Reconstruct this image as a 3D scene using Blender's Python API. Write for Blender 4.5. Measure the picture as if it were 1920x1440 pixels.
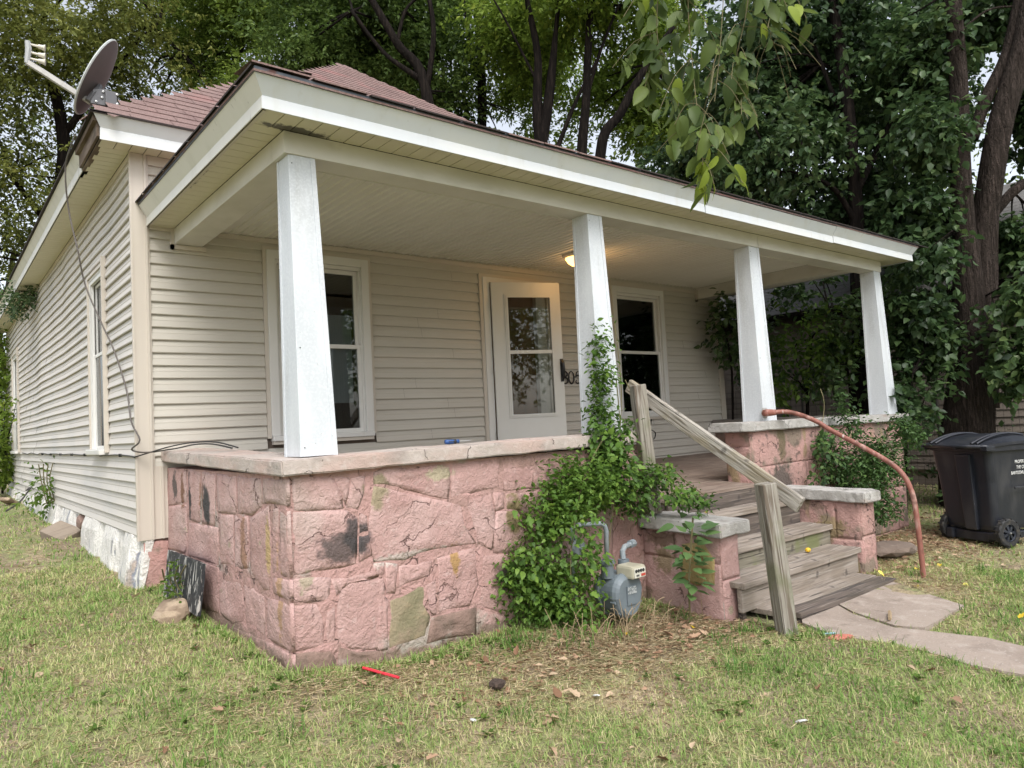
import bpy, bmesh, math, random
import numpy as np
from mathutils import Vector, Matrix, noise as mnoise
random.seed(5); RNG = np.random.default_rng(7)
PI = math.pi
for o in list(bpy.data.objects): bpy.data.objects.remove(o)
SC = bpy.context.scene; COL = SC.collection

# ---------------- camera, world, sun, exposure ----------------
CAMP = [[-1.275611, -6.158828, 0.717411], [0.776471, -0.628108, -0.050725], [0.005902, -0.073245, 0.997297], [0.630125, 0.774671, 0.053165], 1356.747]
co, cr, cu, cf, cfl = CAMP
cam = bpy.data.objects.new('camera', bpy.data.cameras.new('camera')); COL.objects.link(cam)
cam.data.sensor_width = 36; cam.data.lens = 36*cfl/1920; cam.data.clip_end = 500; cam.data.clip_start = .05
cam.matrix_world = Matrix(((cr[0],cu[0],-cf[0],co[0]),(cr[1],cu[1],-cf[1],co[1]),(cr[2],cu[2],-cf[2],co[2]),(0,0,0,1)))
SC.camera = cam
SUN_EL, SUN_AZ = math.radians(52), math.radians(205)
w = bpy.data.worlds.new('World'); SC.world = w; w.use_nodes = True
wn = w.node_tree; wn.nodes.clear()
sky = wn.nodes.new('ShaderNodeTexSky'); sky.sky_type = 'NISHITA'; sky.sun_disc = False
sky.sun_elevation = SUN_EL; sky.sun_rotation = SUN_AZ; sky.dust_density = 3.0; sky.air_density = 1.0; sky.ozone_density = 1.2
hs = wn.nodes.new('ShaderNodeHueSaturation'); hs.inputs['Saturation'].default_value = .34
bg = wn.nodes.new('ShaderNodeBackground'); bg.inputs['Strength'].default_value = .15
wo = wn.nodes.new('ShaderNodeOutputWorld')
wn.links.new(sky.outputs[0], hs.inputs['Color']); wn.links.new(hs.outputs[0], bg.inputs[0]); wn.links.new(bg.outputs[0], wo.inputs[0])
sl = bpy.data.lights.new('sun', 'SUN'); sl.energy = 1.15; sl.angle = math.radians(30); sl.color = (1, .985, .96)
so = bpy.data.objects.new('sun', sl); COL.objects.link(so)
# direction towards the sun: azimuth measured like the sky node (from +Y, clockwise)
sd = Vector((math.sin(SUN_AZ)*math.cos(SUN_EL), math.cos(SUN_AZ)*math.cos(SUN_EL), math.sin(SUN_EL)))
so.rotation_euler = sd.to_track_quat('Z', 'Y').to_euler()
SC.view_settings.view_transform = 'Standard'; SC.view_settings.look = 'None'; SC.view_settings.gamma = 1
SC.view_settings.use_curve_mapping = False; SC.view_settings.exposure = .96
SC.render.engine = 'CYCLES'

SF = [[[0.232, -2.42, 0.487], [0.459, -2.42, 0.467], [0.508, -2.42, 0.374], [0.518, -2.42, 0.293], [0.442, -2.42, 0.288], [0.231, -2.42, 0.311]], [[0.464, -2.42, 0.467], [0.563, -2.42, 0.461], [0.552, -2.42, 0.37], [0.528, -2.42, 0.306], [0.511, -2.42, 0.374]], [[0.231, -2.42, 0.303], [0.543, -2.42, 0.276], [0.603, -2.42, 0.231], [0.581, -2.42, -0.025], [0.219, -2.42, -0.026]], [[0.609, -2.42, 0.259], [0.662, -2.42, 0.253], [0.671, -2.42, 0.137], [0.604, -2.42, 0.132]], [[0.604, -2.42, 0.125], [0.673, -2.42, 0.129], [0.68, -2.42, 0.012], [0.597, -2.42, -0.018]], [[0.569, -2.42, 0.461], [0.655, -2.42, 0.457], [0.645, -2.42, 0.36], [0.605, -2.42, 0.274], [0.528, -2.42, 0.292], [0.557, -2.42, 0.369]], [[0.214, -2.42, -0.042], [0.427, -2.42, -0.071], [0.418, -2.42, -0.19], [0.209, -2.42, -0.166]], [[0.204, -2.42, -0.175], [0.344, -2.42, -0.198], [0.383, -2.42, -0.251], [0.384, -2.42, -0.431], [0.196, -2.42, -0.416]], [[0.461, -2.42, -0.104], [0.742, -2.42, -0.127], [0.718, -2.42, -0.518], [0.561, -2.42, -0.491], [0.448, -2.42, -0.426]], [[0.393, -2.42, -0.237], [0.45, -2.42, -0.202], [0.44, -2.42, -0.422], [0.389, -2.42, -0.437]], [[0.427, -2.42, -0.078], [0.739, -2.42, -0.074], [0.737, -2.42, -0.117], [0.461, -2.42, -0.095], [0.443, -2.42, -0.181], [0.425, -2.42, -0.191]], [[0.191, -2.42, -0.426], [0.412, -2.42, -0.452], [0.439, -2.42, -0.517], [0.426, -2.42, -0.595], [0.19, -2.42, -0.578]], [[0.452, -2.42, -0.443], [0.561, -2.42, -0.5], [0.718, -2.42, -0.528], [0.747, -2.42, -0.61], [0.451, -2.42, -0.601]], [[0.712, -2.42, 0.475], [0.762, -2.42, 0.49], [1.24, -2.42, 0.481], [1.216, -2.42, 0.269], [1.082, -2.42, 0.301], [0.764, -2.42, 0.402], [0.709, -2.42, 0.407]], [[0.709, -2.42, 0.396], [1.081, -2.42, 0.286], [1.309, -2.42, 0.225], [1.327, -2.42, 0.097], [1.405, -2.42, -0.025], [1.065, -2.42, -0.017], [0.888, -2.42, -0.049], [0.689, -2.42, -0.028], [0.654, -2.42, 0.125]], [[1.253, -2.42, 0.483], [1.628, -2.42, 0.49], [1.616, -2.42, 0.303], [1.318, -2.42, 0.277], [1.229, -2.42, 0.273]], [[1.331, -2.42, 0.225], [1.369, -2.42, 0.261], [1.545, -2.42, 0.273], [1.576, -2.42, 0.065], [1.529, -2.42, -0.091], [1.421, -2.42, -0.024]], [[1.642, -2.42, 0.489], [2.305, -2.42, 0.506], [2.155, -2.42, 0.25], [1.646, -2.42, 0.276]], [[1.559, -2.42, 0.272], [1.642, -2.42, 0.265], [1.643, -2.42, 0.166], [1.568, -2.42, 0.153]], [[1.113, -2.42, -0.075], [1.39, -2.42, -0.055], [1.414, -2.42, -0.285], [1.337, -2.42, -0.402], [1.105, -2.42, -0.394]], [[0.852, -2.42, -0.08], [1.074, -2.42, -0.084], [1.063, -2.42, -0.163], [0.835, -2.42, -0.202]], [[0.779, -2.42, -0.259], [0.902, -2.42, -0.219], [1.009, -2.42, -0.223], [1.044, -2.42, -0.41], [1.009, -2.42, -0.521], [0.764, -2.42, -0.533]], [[1.019, -2.42, -0.215], [1.098, -2.42, -0.189], [1.093, -2.42, -0.404], [1.054, -2.42, -0.404]], [[1.056, -2.42, -0.417], [1.382, -2.42, -0.421], [1.372, -2.42, -0.581], [1.121, -2.42, -0.556], [1.013, -2.42, -0.557]], [[0.689, -2.42, -0.037], [0.754, -2.42, -0.043], [0.751, -2.42, -0.11], [0.686, -2.42, -0.108]], [[0.765, -2.42, -0.044], [0.842, -2.42, -0.066], [0.817, -2.42, -0.227], [0.757, -2.42, -0.216]], [[0.707, -2.42, -0.121], [0.75, -2.42, -0.124], [0.745, -2.42, -0.224], [0.771, -2.42, -0.257], [0.755, -2.42, -0.531], [0.688, -2.42, -0.525]], [[1.579, -2.42, 0.152], [1.734, -2.42, 0.134], [1.825, -2.42, -0.034], [1.788, -2.42, -0.141], [1.535, -2.42, -0.103]], [[1.663, -2.42, 0.258], [2.153, -2.42, 0.232], [2.139, -2.42, 0.04], [1.83, -2.42, 0.032], [1.749, -2.42, 0.143], [1.657, -2.42, 0.159]], [[1.44, -2.42, -0.104], [1.787, -2.42, -0.154], [1.804, -2.42, -0.344], [1.429, -2.42, -0.288]], [[1.416, -2.42, -0.296], [1.803, -2.42, -0.355], [1.788, -2.42, -0.585], [1.382, -2.42, -0.411]], [[1.394, -2.42, -0.429], [1.787, -2.42, -0.596], [1.783, -2.42, -0.661], [1.385, -2.42, -0.584]], [[1.85, -2.42, 0.007], [2.154, -2.42, 0.026], [2.145, -2.42, -0.311], [1.827, -2.42, -0.326]], [[2.2, -2.42, 0.21], [2.666, -2.42, 0.201], [2.616, -2.42, -0.389], [2.161, -2.42, -0.314]], [[1.827, -2.42, -0.337], [2.615, -2.42, -0.408], [2.59, -2.42, -0.703], [1.809, -2.42, -0.589]]]
SS = [[[0.2, -0.073, 0.5], [0.2, -0.564, 0.496], [0.2, -0.563, 0.256], [0.2, -0.044, 0.208]], [[0.2, -0.608, 0.497], [0.2, -0.919, 0.491], [0.2, -0.885, 0.139], [0.2, -0.595, 0.13]], [[0.2, -0.946, 0.491], [0.2, -1.237, 0.481], [0.2, -1.188, 0.14], [0.2, -0.913, 0.136]], [[0.2, -1.273, 0.481], [0.2, -1.638, 0.474], [0.2, -1.632, 0.244], [0.2, -1.268, 0.234]], [[0.2, -1.669, 0.475], [0.2, -2.071, 0.476], [0.2, -2.07, 0.323], [0.2, -1.9, 0.256], [0.2, -1.664, 0.249]], [[0.2, -2.092, 0.476], [0.2, -2.492, 0.477], [0.2, -2.48, 0.342], [0.2, -2.189, 0.344], [0.2, -2.079, 0.333]], [[0.2, -0.043, 0.202], [0.2, -0.54, 0.243], [0.2, -0.533, -0.059], [0.2, -0.461, -0.115], [0.2, 0.019, -0.127]], [[0.2, -0.593, 0.118], [0.2, -1.258, 0.134], [0.2, -1.254, -0.107], [0.2, -0.549, -0.118]], [[0.2, -1.302, 0.227], [0.2, -1.569, 0.237], [0.2, -1.555, -0.081], [0.2, -1.289, -0.097]], [[0.2, -1.6, 0.236], [0.2, -1.827, 0.244], [0.2, -1.815, -0.055], [0.2, -1.571, -0.085]], [[0.2, -1.87, 0.237], [0.2, -2.162, 0.328], [0.2, -2.193, 0.107], [0.2, -2.146, -0.14], [0.2, -2.067, -0.156], [0.2, -1.842, -0.071]], [[0.2, -2.232, 0.318], [0.2, -2.31, 0.318], [0.2, -2.291, -0.037], [0.2, -2.192, -0.046]], [[0.2, -2.334, 0.315], [0.2, -2.478, 0.311], [0.2, -2.448, -0.028], [0.2, -2.308, -0.037]], [[0.2, -2.19, -0.062], [0.2, -2.446, -0.045], [0.2, -2.437, -0.152], [0.2, -2.2, -0.146]], [[0.2, -1.25, -0.151], [0.2, -1.697, -0.155], [0.2, -1.712, -0.384], [0.2, -1.49, -0.444], [0.2, -1.243, -0.413]], [[0.2, -1.718, -0.154], [0.2, -2.065, -0.18], [0.2, -2.057, -0.407], [0.2, -1.741, -0.389]], [[0.2, -2.104, -0.179], [0.2, -2.431, -0.167], [0.2, -2.41, -0.413], [0.2, -2.083, -0.413]], [[0.2, -1.489, -0.455], [0.2, -2.042, -0.427], [0.2, -2.046, -0.531], [0.2, -1.695, -0.567]], [[0.2, -2.068, -0.428], [0.2, -2.419, -0.428], [0.2, -2.405, -0.593], [0.2, -2.068, -0.573]], [[0.2, 0.021, -0.14], [0.2, -0.504, -0.135], [0.2, -1.252, -0.124], [0.2, -1.225, -0.416], [0.2, -0.644, -0.467], [0.2, 0.049, -0.434]]]
SLABA = [[3.914, -3.325, -0.73], [4.656, -3.493, -0.73], [4.333, -4.117, -0.73], [3.957, -4.129, -0.73], [3.631, -4.14, -0.73], [3.57, -3.981, -0.73], [3.679, -3.658, -0.73]]
SLABB = [[3.517, -3.358, -0.73], [3.886, -3.34, -0.73], [3.654, -3.67, -0.73], [3.543, -3.986, -0.73], [3.593, -4.149, -0.73], [3.713, -4.456, -0.73], [3.666, -4.839, -0.73], [2.955, -5.234, -0.73], [3.212, -4.812, -0.73], [3.167, -4.553, -0.73], [3.212, -4.374, -0.73], [3.193, -4.055, -0.73], [3.14, -3.784, -0.73], [3.235, -3.535, -0.73]]
TREES = [{"name": "locust_tree", "trunks": [[[0.896, 16.661, -0.147, 0.28], [1.122, 14.821, 5.171, 0.199], [1.45, 14.328, 8.458, 0.146], [0.847, 14.644, 11.013, 0.08]], [[1.45, 14.328, 8.458, 0.093], [2.491, 13.369, 10.111, 0.053], [3.321, 12.624, 11.116, 0.033]], [[1.128, 14.744, 6.229, 0.093], [0.32, 14.051, 7.092, 0.05]]], "lobes": [[0.885, 14.023, 10.206, 2.6, 2.2], [-0.452, 14.607, 8.143, 2.4, 2.4], [0.822, 14.955, 6.779, 1.8, 2.0], [2.497, 13.291, 11.17, 2.4, 1.8], [0.706, 16.488, 4.616, 1.5, 1.8], [-0.177, 17.356, 2.438, 1.2, 1.8], [0.344, 13.748, 11.216, 2.5, 2], [2.272, 14.238, 9.441, 1.3, 1.2], [-1.042, 16.571, 5.312, 2, 2.5]], "n": 4200, "k": 13, "ll": 0.12, "tint": 0, "label": "fine leaved pale green tree beyond the far left corner of the house", "gap": 0.5, "seed": 1, "droop": 0.3}, {"name": "ash_tree", "trunks": [[[6.19, 14.753, 2.519, 0.31], [5.759, 13.364, 9.057, 0.177], [4.973, 13.829, 11.608, 0.103], [4.18, 14.369, 13.131, 0.059]], [[5.759, 13.364, 9.057, 0.088], [4.006, 13.378, 10.827, 0.049], [3.034, 14.087, 12.008, 0.028]], [[5.309, 13.637, 10.41, 0.074], [5.777, 13.137, 12.144, 0.044]]], "lobes": [[4.981, 13.731, 12.931, 3, 1.3], [4.165, 14.552, 10.632, 1.9, 1.0], [6.117, 12.914, 11.386, 2.2, 1.4], [3.818, 14.884, 9.919, 1.3, 0.8], [7.151, 12.026, 12.054, 2, 1.6], [5.197, 12.472, 9.911, 1.4, 0.8]], "n": 3600, "k": 12, "ll": 0.13, "tint": 1, "label": "open crowned tree behind the roof left of its peak, sky showing through", "gap": 0.6, "seed": 2, "droop": 0.3}, {"name": "hackberry_tree", "trunks": [[[7.075, 6.186, 4.014, 0.221], [6.839, 6.127, 7.669, 0.111], [6.372, 6.436, 8.692, 0.088], [5.906, 6.745, 9.715, 0.066]], [[6.754, 6.18, 7.895, 0.066], [6.156, 6.626, 8.486, 0.044], [5.647, 6.978, 9.401, 0.033]], [[6.839, 6.127, 7.669, 0.066], [6.949, 5.955, 8.875, 0.055], [6.851, 5.973, 9.764, 0.044]], [[6.372, 6.436, 8.692, 0.044], [6.505, 6.283, 9.345, 0.033], [6.765, 6.051, 9.659, 0.028]]], "lobes": [[6.283, 8.728, 10.209, 1.8, 1.2], [7.348, 8.1, 10.508, 1.7, 1.1], [7.924, 7.719, 9.221, 1.5, 0.9], [7.146, 8.842, 9.614, 1.6, 0.7], [8.21, 7.556, 8.202, 1.0, 0.5], [5.767, 8.812, 9.458, 1.4, 0.7]], "n": 4200, "k": 12, "ll": 0.12, "tint": 2, "label": "dark crowned tree with leaning limbs just above the roof peak", "gap": 0.38, "seed": 3, "droop": 0.3}, {"name": "slender_tree", "trunks": [[[8.959, 7.294, 3.153, 0.138], [8.921, 6.973, 8.28, 0.107], [8.902, 6.877, 9.907, 0.088], [8.937, 6.78, 10.905, 0.075]], [[8.895, 6.96, 8.782, 0.05], [8.687, 7.059, 9.796, 0.038], [8.615, 7.049, 10.801, 0.025]], [[8.945, 6.902, 9.029, 0.025], [9.193, 6.641, 9.888, 0.019]]], "lobes": [[9.984, 8.196, 11.709, 2, 1.1], [10.727, 7.709, 10.001, 1.4, 1.2], [9.654, 8.886, 9.34, 1.2, 0.7], [10.519, 8.243, 8.446, 1.0, 0.4]], "n": 1900, "k": 11, "ll": 0.12, "tint": 3, "label": "slender tree with one straight thin dark trunk above the porch roof", "gap": 0.62, "seed": 4, "droop": 0.3}, {"name": "multi_stem_tree", "trunks": [[[8.275, 4.013, 2.65, 0.31], [8.013, 4.005, 5.858, 0.114], [7.964, 3.96, 7.097, 0.093], [7.945, 3.919, 7.921, 0.072], [7.792, 3.965, 9.064, 0.041]], [[8.014, 3.998, 5.961, 0.114], [8.157, 3.797, 7.187, 0.093], [8.243, 3.656, 8.211, 0.046], [8.312, 3.552, 8.927, 0.031]], [[8.595, 3.753, 2.629, 0.206], [8.629, 3.514, 5.715, 0.103], [8.702, 3.356, 7.151, 0.077], [8.776, 3.176, 8.897, 0.062]], [[8.875, 3.526, 2.61, 0.206], [8.91, 3.279, 5.799, 0.103], [9.22, 2.972, 6.603, 0.088], [9.626, 2.58, 7.503, 0.067], [10.007, 2.223, 8.199, 0.046]], [[8.213, 3.843, 5.845, 0.052], [8.54, 3.508, 6.853, 0.036], [8.865, 3.189, 7.655, 0.026]], [[8.684, 3.392, 6.844, 0.041], [8.931, 3.122, 7.857, 0.031], [9.192, 2.854, 8.664, 0.021]], [[7.981, 3.939, 7.198, 0.031], [7.586, 4.188, 8.254, 0.021], [7.27, 4.394, 8.995, 0.015]]], "lobes": [[9.219, 5.361, 9.424, 1.4, 1.0], [10.087, 4.966, 8.651, 1.5, 0.9], [10.868, 4.019, 9.434, 1.4, 1.0], [10.878, 4.652, 7.621, 1.4, 0.6], [9.937, 5.437, 7.321, 1.2, 0.5], [11.497, 3.656, 7.275, 1.3, 0.7], [9.008, 3.37, 8.966, 1.5, 0.5]], "n": 3300, "k": 11, "ll": 0.12, "tint": 3, "label": "multi stemmed tree with thick dark trunks fanning out above the porch gutter", "gap": 0.6, "seed": 5, "droop": 0.3}, {"name": "mulberry_tree", "trunks": [[[8.9, -1.377, 0.411, 0.167], [8.847, -1.517, 3.088, 0.097], [8.952, -1.473, 4.959, 0.084], [9.077, -1.309, 6.731, 0.063]], [[8.85, -1.561, 3.682, 0.045], [9.465, -1.736, 4.591, 0.034], [9.919, -1.899, 5.351, 0.023]], [[8.83, -1.514, 3.238, 0.045], [8.476, -1.39, 3.744, 0.033], [8.019, -1.035, 3.995, 0.018]], [[8.949, -1.445, 4.581, 0.034], [8.95, -1.137, 5.726, 0.027], [8.9, -0.9, 6.631, 0.02]]], "lobes": [[8.305, -0.65, 4.402, 1.1, 0.8], [9.912, -0.632, 5.772, 1.3, 1.0], [10.302, -0.854, 4.382, 1.2, 0.8], [8.894, 0.072, 5.704, 1.2, 1.0], [11.039, -1.155, 3.803, 1.0, 0.8], [8.849, 0.81, 4.894, 1.1, 0.6], [9.558, -0.535, 6.676, 1.5, 1.0], [11.609, -1.263, 6.14, 1.2, 1.2], [9.188, 0.584, 4.166, 0.9, 0.35], [9.447, -0.871, 3.481, 0.9, 0.33], [10.199, -1.435, 2.785, 0.35, 0.4], [11.862, -1.416, 7.26, 1.2, 0.9]], "n": 6400, "k": 9, "ll": 0.1, "tint": 4, "label": "dense dark broad leaved tree filling the space over the right end of the porch", "gap": 0.42, "seed": 6, "droop": 0.5}, {"name": "forked_tree", "trunks": [[[9.371, -2.575, -0.889, 0.416], [9.282, -2.588, 0.361, 0.305], [9.25, -2.638, 1.469, 0.215], [9.211, -2.706, 2.924, 0.132], [9.166, -2.779, 4.516, 0.111], [9.121, -2.847, 6.04, 0.09]], [[9.472, -2.632, 0.632, 0.21], [9.491, -2.743, 2.028, 0.175], [9.563, -2.878, 3.141, 0.154], [9.733, -3.102, 4.387, 0.147], [9.968, -3.369, 5.49, 0.133], [10.125, -3.543, 6.178, 0.14]], [[9.529, -2.791, 4.164, 0.064], [9.664, -2.934, 4.65, 0.078], [9.898, -3.168, 5.27, 0.071], [10.051, -3.345, 6.036, 0.085]], [[9.562, -2.868, 3.001, 0.056], [9.719, -3.15, 3.374, 0.062], [10.044, -3.432, 3.63, 0.055]], [[9.193, -2.867, 5.482, 0.017], [9.35, -3.138, 5.688, 0.014], [9.499, -3.387, 5.671, 0.01]]], "lobes": [[8.728, -2.527, 4.155, 0.4, 0.45], [9.295, -2.304, 5.474, 0.55, 0.6], [10.492, -2.813, 6.222, 0.7, 0.3], [8.504, -2.492, 2.543, 0.25, 0.3], [9.017, -3.381, 1.889, 0.28, 0.4], [10.532, -3.008, 2.948, 0.5, 0.35], [8.908, -2.221, 3.217, 0.45, 0.4], [8.944, -3.406, 1.24, 0.4, 0.4], [8.608, -2.27, 1.838, 0.33, 0.4], [11.434, -3.229, 4.893, 0.6, 0.8], [8.62, -2.613, 1.052, 0.12, 0.1]], "n": 2100, "k": 9, "ll": 0.11, "tint": 4, "label": "large tree with ridged reddish bark and forking trunk behind the rubbish bin", "gap": 0.15, "seed": 7, "droop": 0.6}, {"name": "sapling", "trunks": [[[8.354, -0.755, -0.3, 0.023], [8.391, -0.867, 0.898, 0.023], [8.424, -0.946, 1.646, 0.015], [8.31, -0.884, 2.103, 0.008]]], "lobes": [[8.234, -1.042, 1.554, 0.5, 0.45], [8.715, -1.171, 1.477, 0.35, 0.3], [8.13, -0.676, 1.215, 0.35, 0.4]], "n": 200, "k": 8, "ll": 0.09, "tint": 5, "label": "leafy sapling between the two right porch columns against the neighbouring wall", "gap": 0.25, "seed": 8, "droop": 0.3}, {"name": "sapling", "trunks": [[[7.312, -0.3, -0.22, 0.018], [7.298, -0.389, 1.237, 0.015], [7.233, -0.376, 1.823, 0.007]]], "lobes": [[7.319, -0.456, 1.963, 0.3, 0.5], [7.724, -0.379, 1.692, 0.35, 0.5]], "n": 180, "k": 8, "ll": 0.09, "tint": 4, "label": "sapling at the right corner of the siding beside the third column", "gap": 0.2, "seed": 9, "droop": 0.3}, {"name": "sapling", "trunks": [[[8.681, -1.278, -0.313, 0.018], [8.632, -1.34, 1.161, 0.015], [8.465, -1.255, 1.907, 0.007]]], "lobes": [[8.438, -1.489, 1.872, 0.45, 0.35], [8.266, -1.305, 1.235, 0.35, 0.4], [8.406, -0.86, 2.496, 0.4, 0.25]], "n": 170, "k": 8, "ll": 0.09, "tint": 4, "label": "dark sapling just left of the rightmost column", "gap": 0.2, "seed": 10, "droop": 0.3}, {"name": "sapling", "trunks": [[[8.198, -2.153, -0.641, 0.017], [8.203, -2.221, 0.285, 0.013], [8.27, -2.33, 1.075, 0.007]]], "lobes": [[7.995, -2.337, 0.683, 0.3, 0.3], [8.847, -2.312, 1.496, 0.4, 0.4], [8.576, -2.064, 1.099, 0.3, 0.3]], "n": 300, "k": 8, "ll": 0.1, "tint": 4, "label": "weedy sapling right of the rightmost column", "gap": 0.2, "seed": 12, "droop": 0.3}, {"name": "yard_shrub", "trunks": [[[-0.128, 11.057, -0.405, 0.026], [-0.089, 10.955, 0.622, 0.015]]], "lobes": [[-0.144, 10.894, 2.17, 0.5, 1.3], [-0.126, 10.216, 0.527, 0.25, 0.5], [-0.153, 9.148, 1.369, 0.18, 0.2], [-0.457, 9.961, 0.647, 0.5, 0.6]], "n": 420, "k": 8, "ll": 0.11, "tint": 3, "label": "green shrub at the far end of the side wall", "gap": 0.1, "seed": 13, "droop": 0.3}]
FAR = [[-0.523, 31.204, 11.661, 5, 8], [4.096, 30.112, 10.444, 5, 6], [8.687, 26.253, 12.262, 5, 3], [14.185, 21.757, 12.609, 5, 4], [17.679, 16.45, 10.913, 4, 3.2], [21.056, 11.259, 8.9, 5, 4], [23.19, 6.893, 9.602, 5, 6], [26.905, 3.954, 8.403, 5, 6], [27.88, 0.815, 4.959, 5, 5], [22.368, 9.859, 13.756, 3.5, 3], [23.793, 1.819, 1.155, 4, 2.4]]
ELMTWIGS = [[[1.127, -4.507, 2.711, 0.011], [1.109, -4.468, 2.371, 0.007], [1.123, -4.46, 2.071, 0.005], [1.1, -4.489, 1.837, 0.003], [1.067, -4.516, 1.673, 0.002]], [[1.416, -4.615, 2.744, 0.011], [1.379, -4.559, 2.371, 0.007], [1.344, -4.515, 2.153, 0.004], [1.368, -4.523, 1.975, 0.002]], [[1.186, -4.3, 2.764, 0.008], [1.169, -4.258, 2.355, 0.005], [1.201, -4.276, 2.239, 0.002]], [[1.648, -4.678, 2.802, 0.01], [1.574, -4.594, 2.442, 0.007], [1.547, -4.562, 2.307, 0.003], [1.591, -4.595, 2.259, 0.002]], [[1.139, -4.626, 2.43, 0.005], [1.121, -4.591, 2.122, 0.004], [1.104, -4.562, 1.917, 0.002]]]
BUSH = [[1.846, -2.502, -0.226, 0.26, 0.26], [1.679, -2.425, -0.294, 0.16, 0.2], [2.135, -2.62, -0.047, 0.24, 0.28], [2.329, -2.602, 0.218, 0.2, 0.25], [1.975, -2.436, 0.102, 0.26, 0.2], [1.947, -2.634, -0.432, 0.22, 0.2], [2.385, -2.643, 0.141, 0.12, 0.16], [2.157, -2.468, 0.303, 0.2, 0.16], [1.79, -2.437, -0.502, 0.2, 0.1], [2.02, -2.776, -0.171, 0.1, 0.12], [2.343, -2.782, -0.149, 0.07, 0.04], [2.169, -2.71, -0.078, 0.06, 0.05], [2.201, -2.803, -0.04, 0.05, 0.05], [2.398, -2.826, -0.171, 0.05, 0.035]]
VINE = [[2.639, -2.411, 1.289, 0.05, 0.1], [2.61, -2.436, 1.047, 0.07, 0.14], [2.6, -2.411, 0.812, 0.08, 0.14], [2.519, -2.521, 0.539, 0.13, 0.15], [2.555, -2.602, 0.347, 0.16, 0.18], [2.654, -2.638, 0.645, 0.05, 0.08], [2.681, -2.625, 0.146, 0.12, 0.1]]
VINE2 = [[2.909, -2.691, 0.281, 0.13, 0.08], [2.959, -2.786, 0.125, 0.16, 0.06], [2.818, -2.615, 0.248, 0.1, 0.08], [3.121, -2.849, 0.073, 0.1, 0.04]]
IVY = [[5.632, -2.581, 0.257, 0.16, 0.22], [5.846, -2.708, 0.506, 0.1, 0.14], [5.934, -2.678, -0.027, 0.3, 0.28], [6.203, -2.78, 0.166, 0.25, 0.25], [5.954, -2.806, -0.286, 0.25, 0.12], [6.372, -2.939, 0.477, 0.12, 0.12], [6.402, -3.023, 0.393, 0.12, 0.1], [5.815, -2.632, 0.722, 0.07, 0.2], [5.407, -2.6, 0.374, 0.08, 0.14], [5.337, -2.583, 0.023, 0.08, 0.12]]
METERPIPE = [[2.172, -2.525, 0.005], [2.286, -2.617, 0.005], [2.342, -2.661, -0.017], [2.347, -2.653, -0.199], [2.349, -2.644, -0.345]]
CABLE = [[-0.33, 0.828, 3.139], [-0.33, 0.908, 2.969], [-0.3, 0.958, 2.709], [-0.26, 0.831, 2.36], [-0.2, 0.895, 2.079], [-0.12, 0.685, 1.73], [-0.06, 0.493, 1.463], [-0.03, 0.215, 1.115], [-0.03, 0.086, 0.877], [-0.03, -0.188, 0.729], [-0.02, -0.435, 0.659]]
HOSE = [[-0.03, 7.165, 0.093], [-0.1, 6.927, 0.029], [-0.2, 6.544, -0.044], [-0.35, 5.851, -0.079], [-0.5, 4.832, -0.056]]

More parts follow.
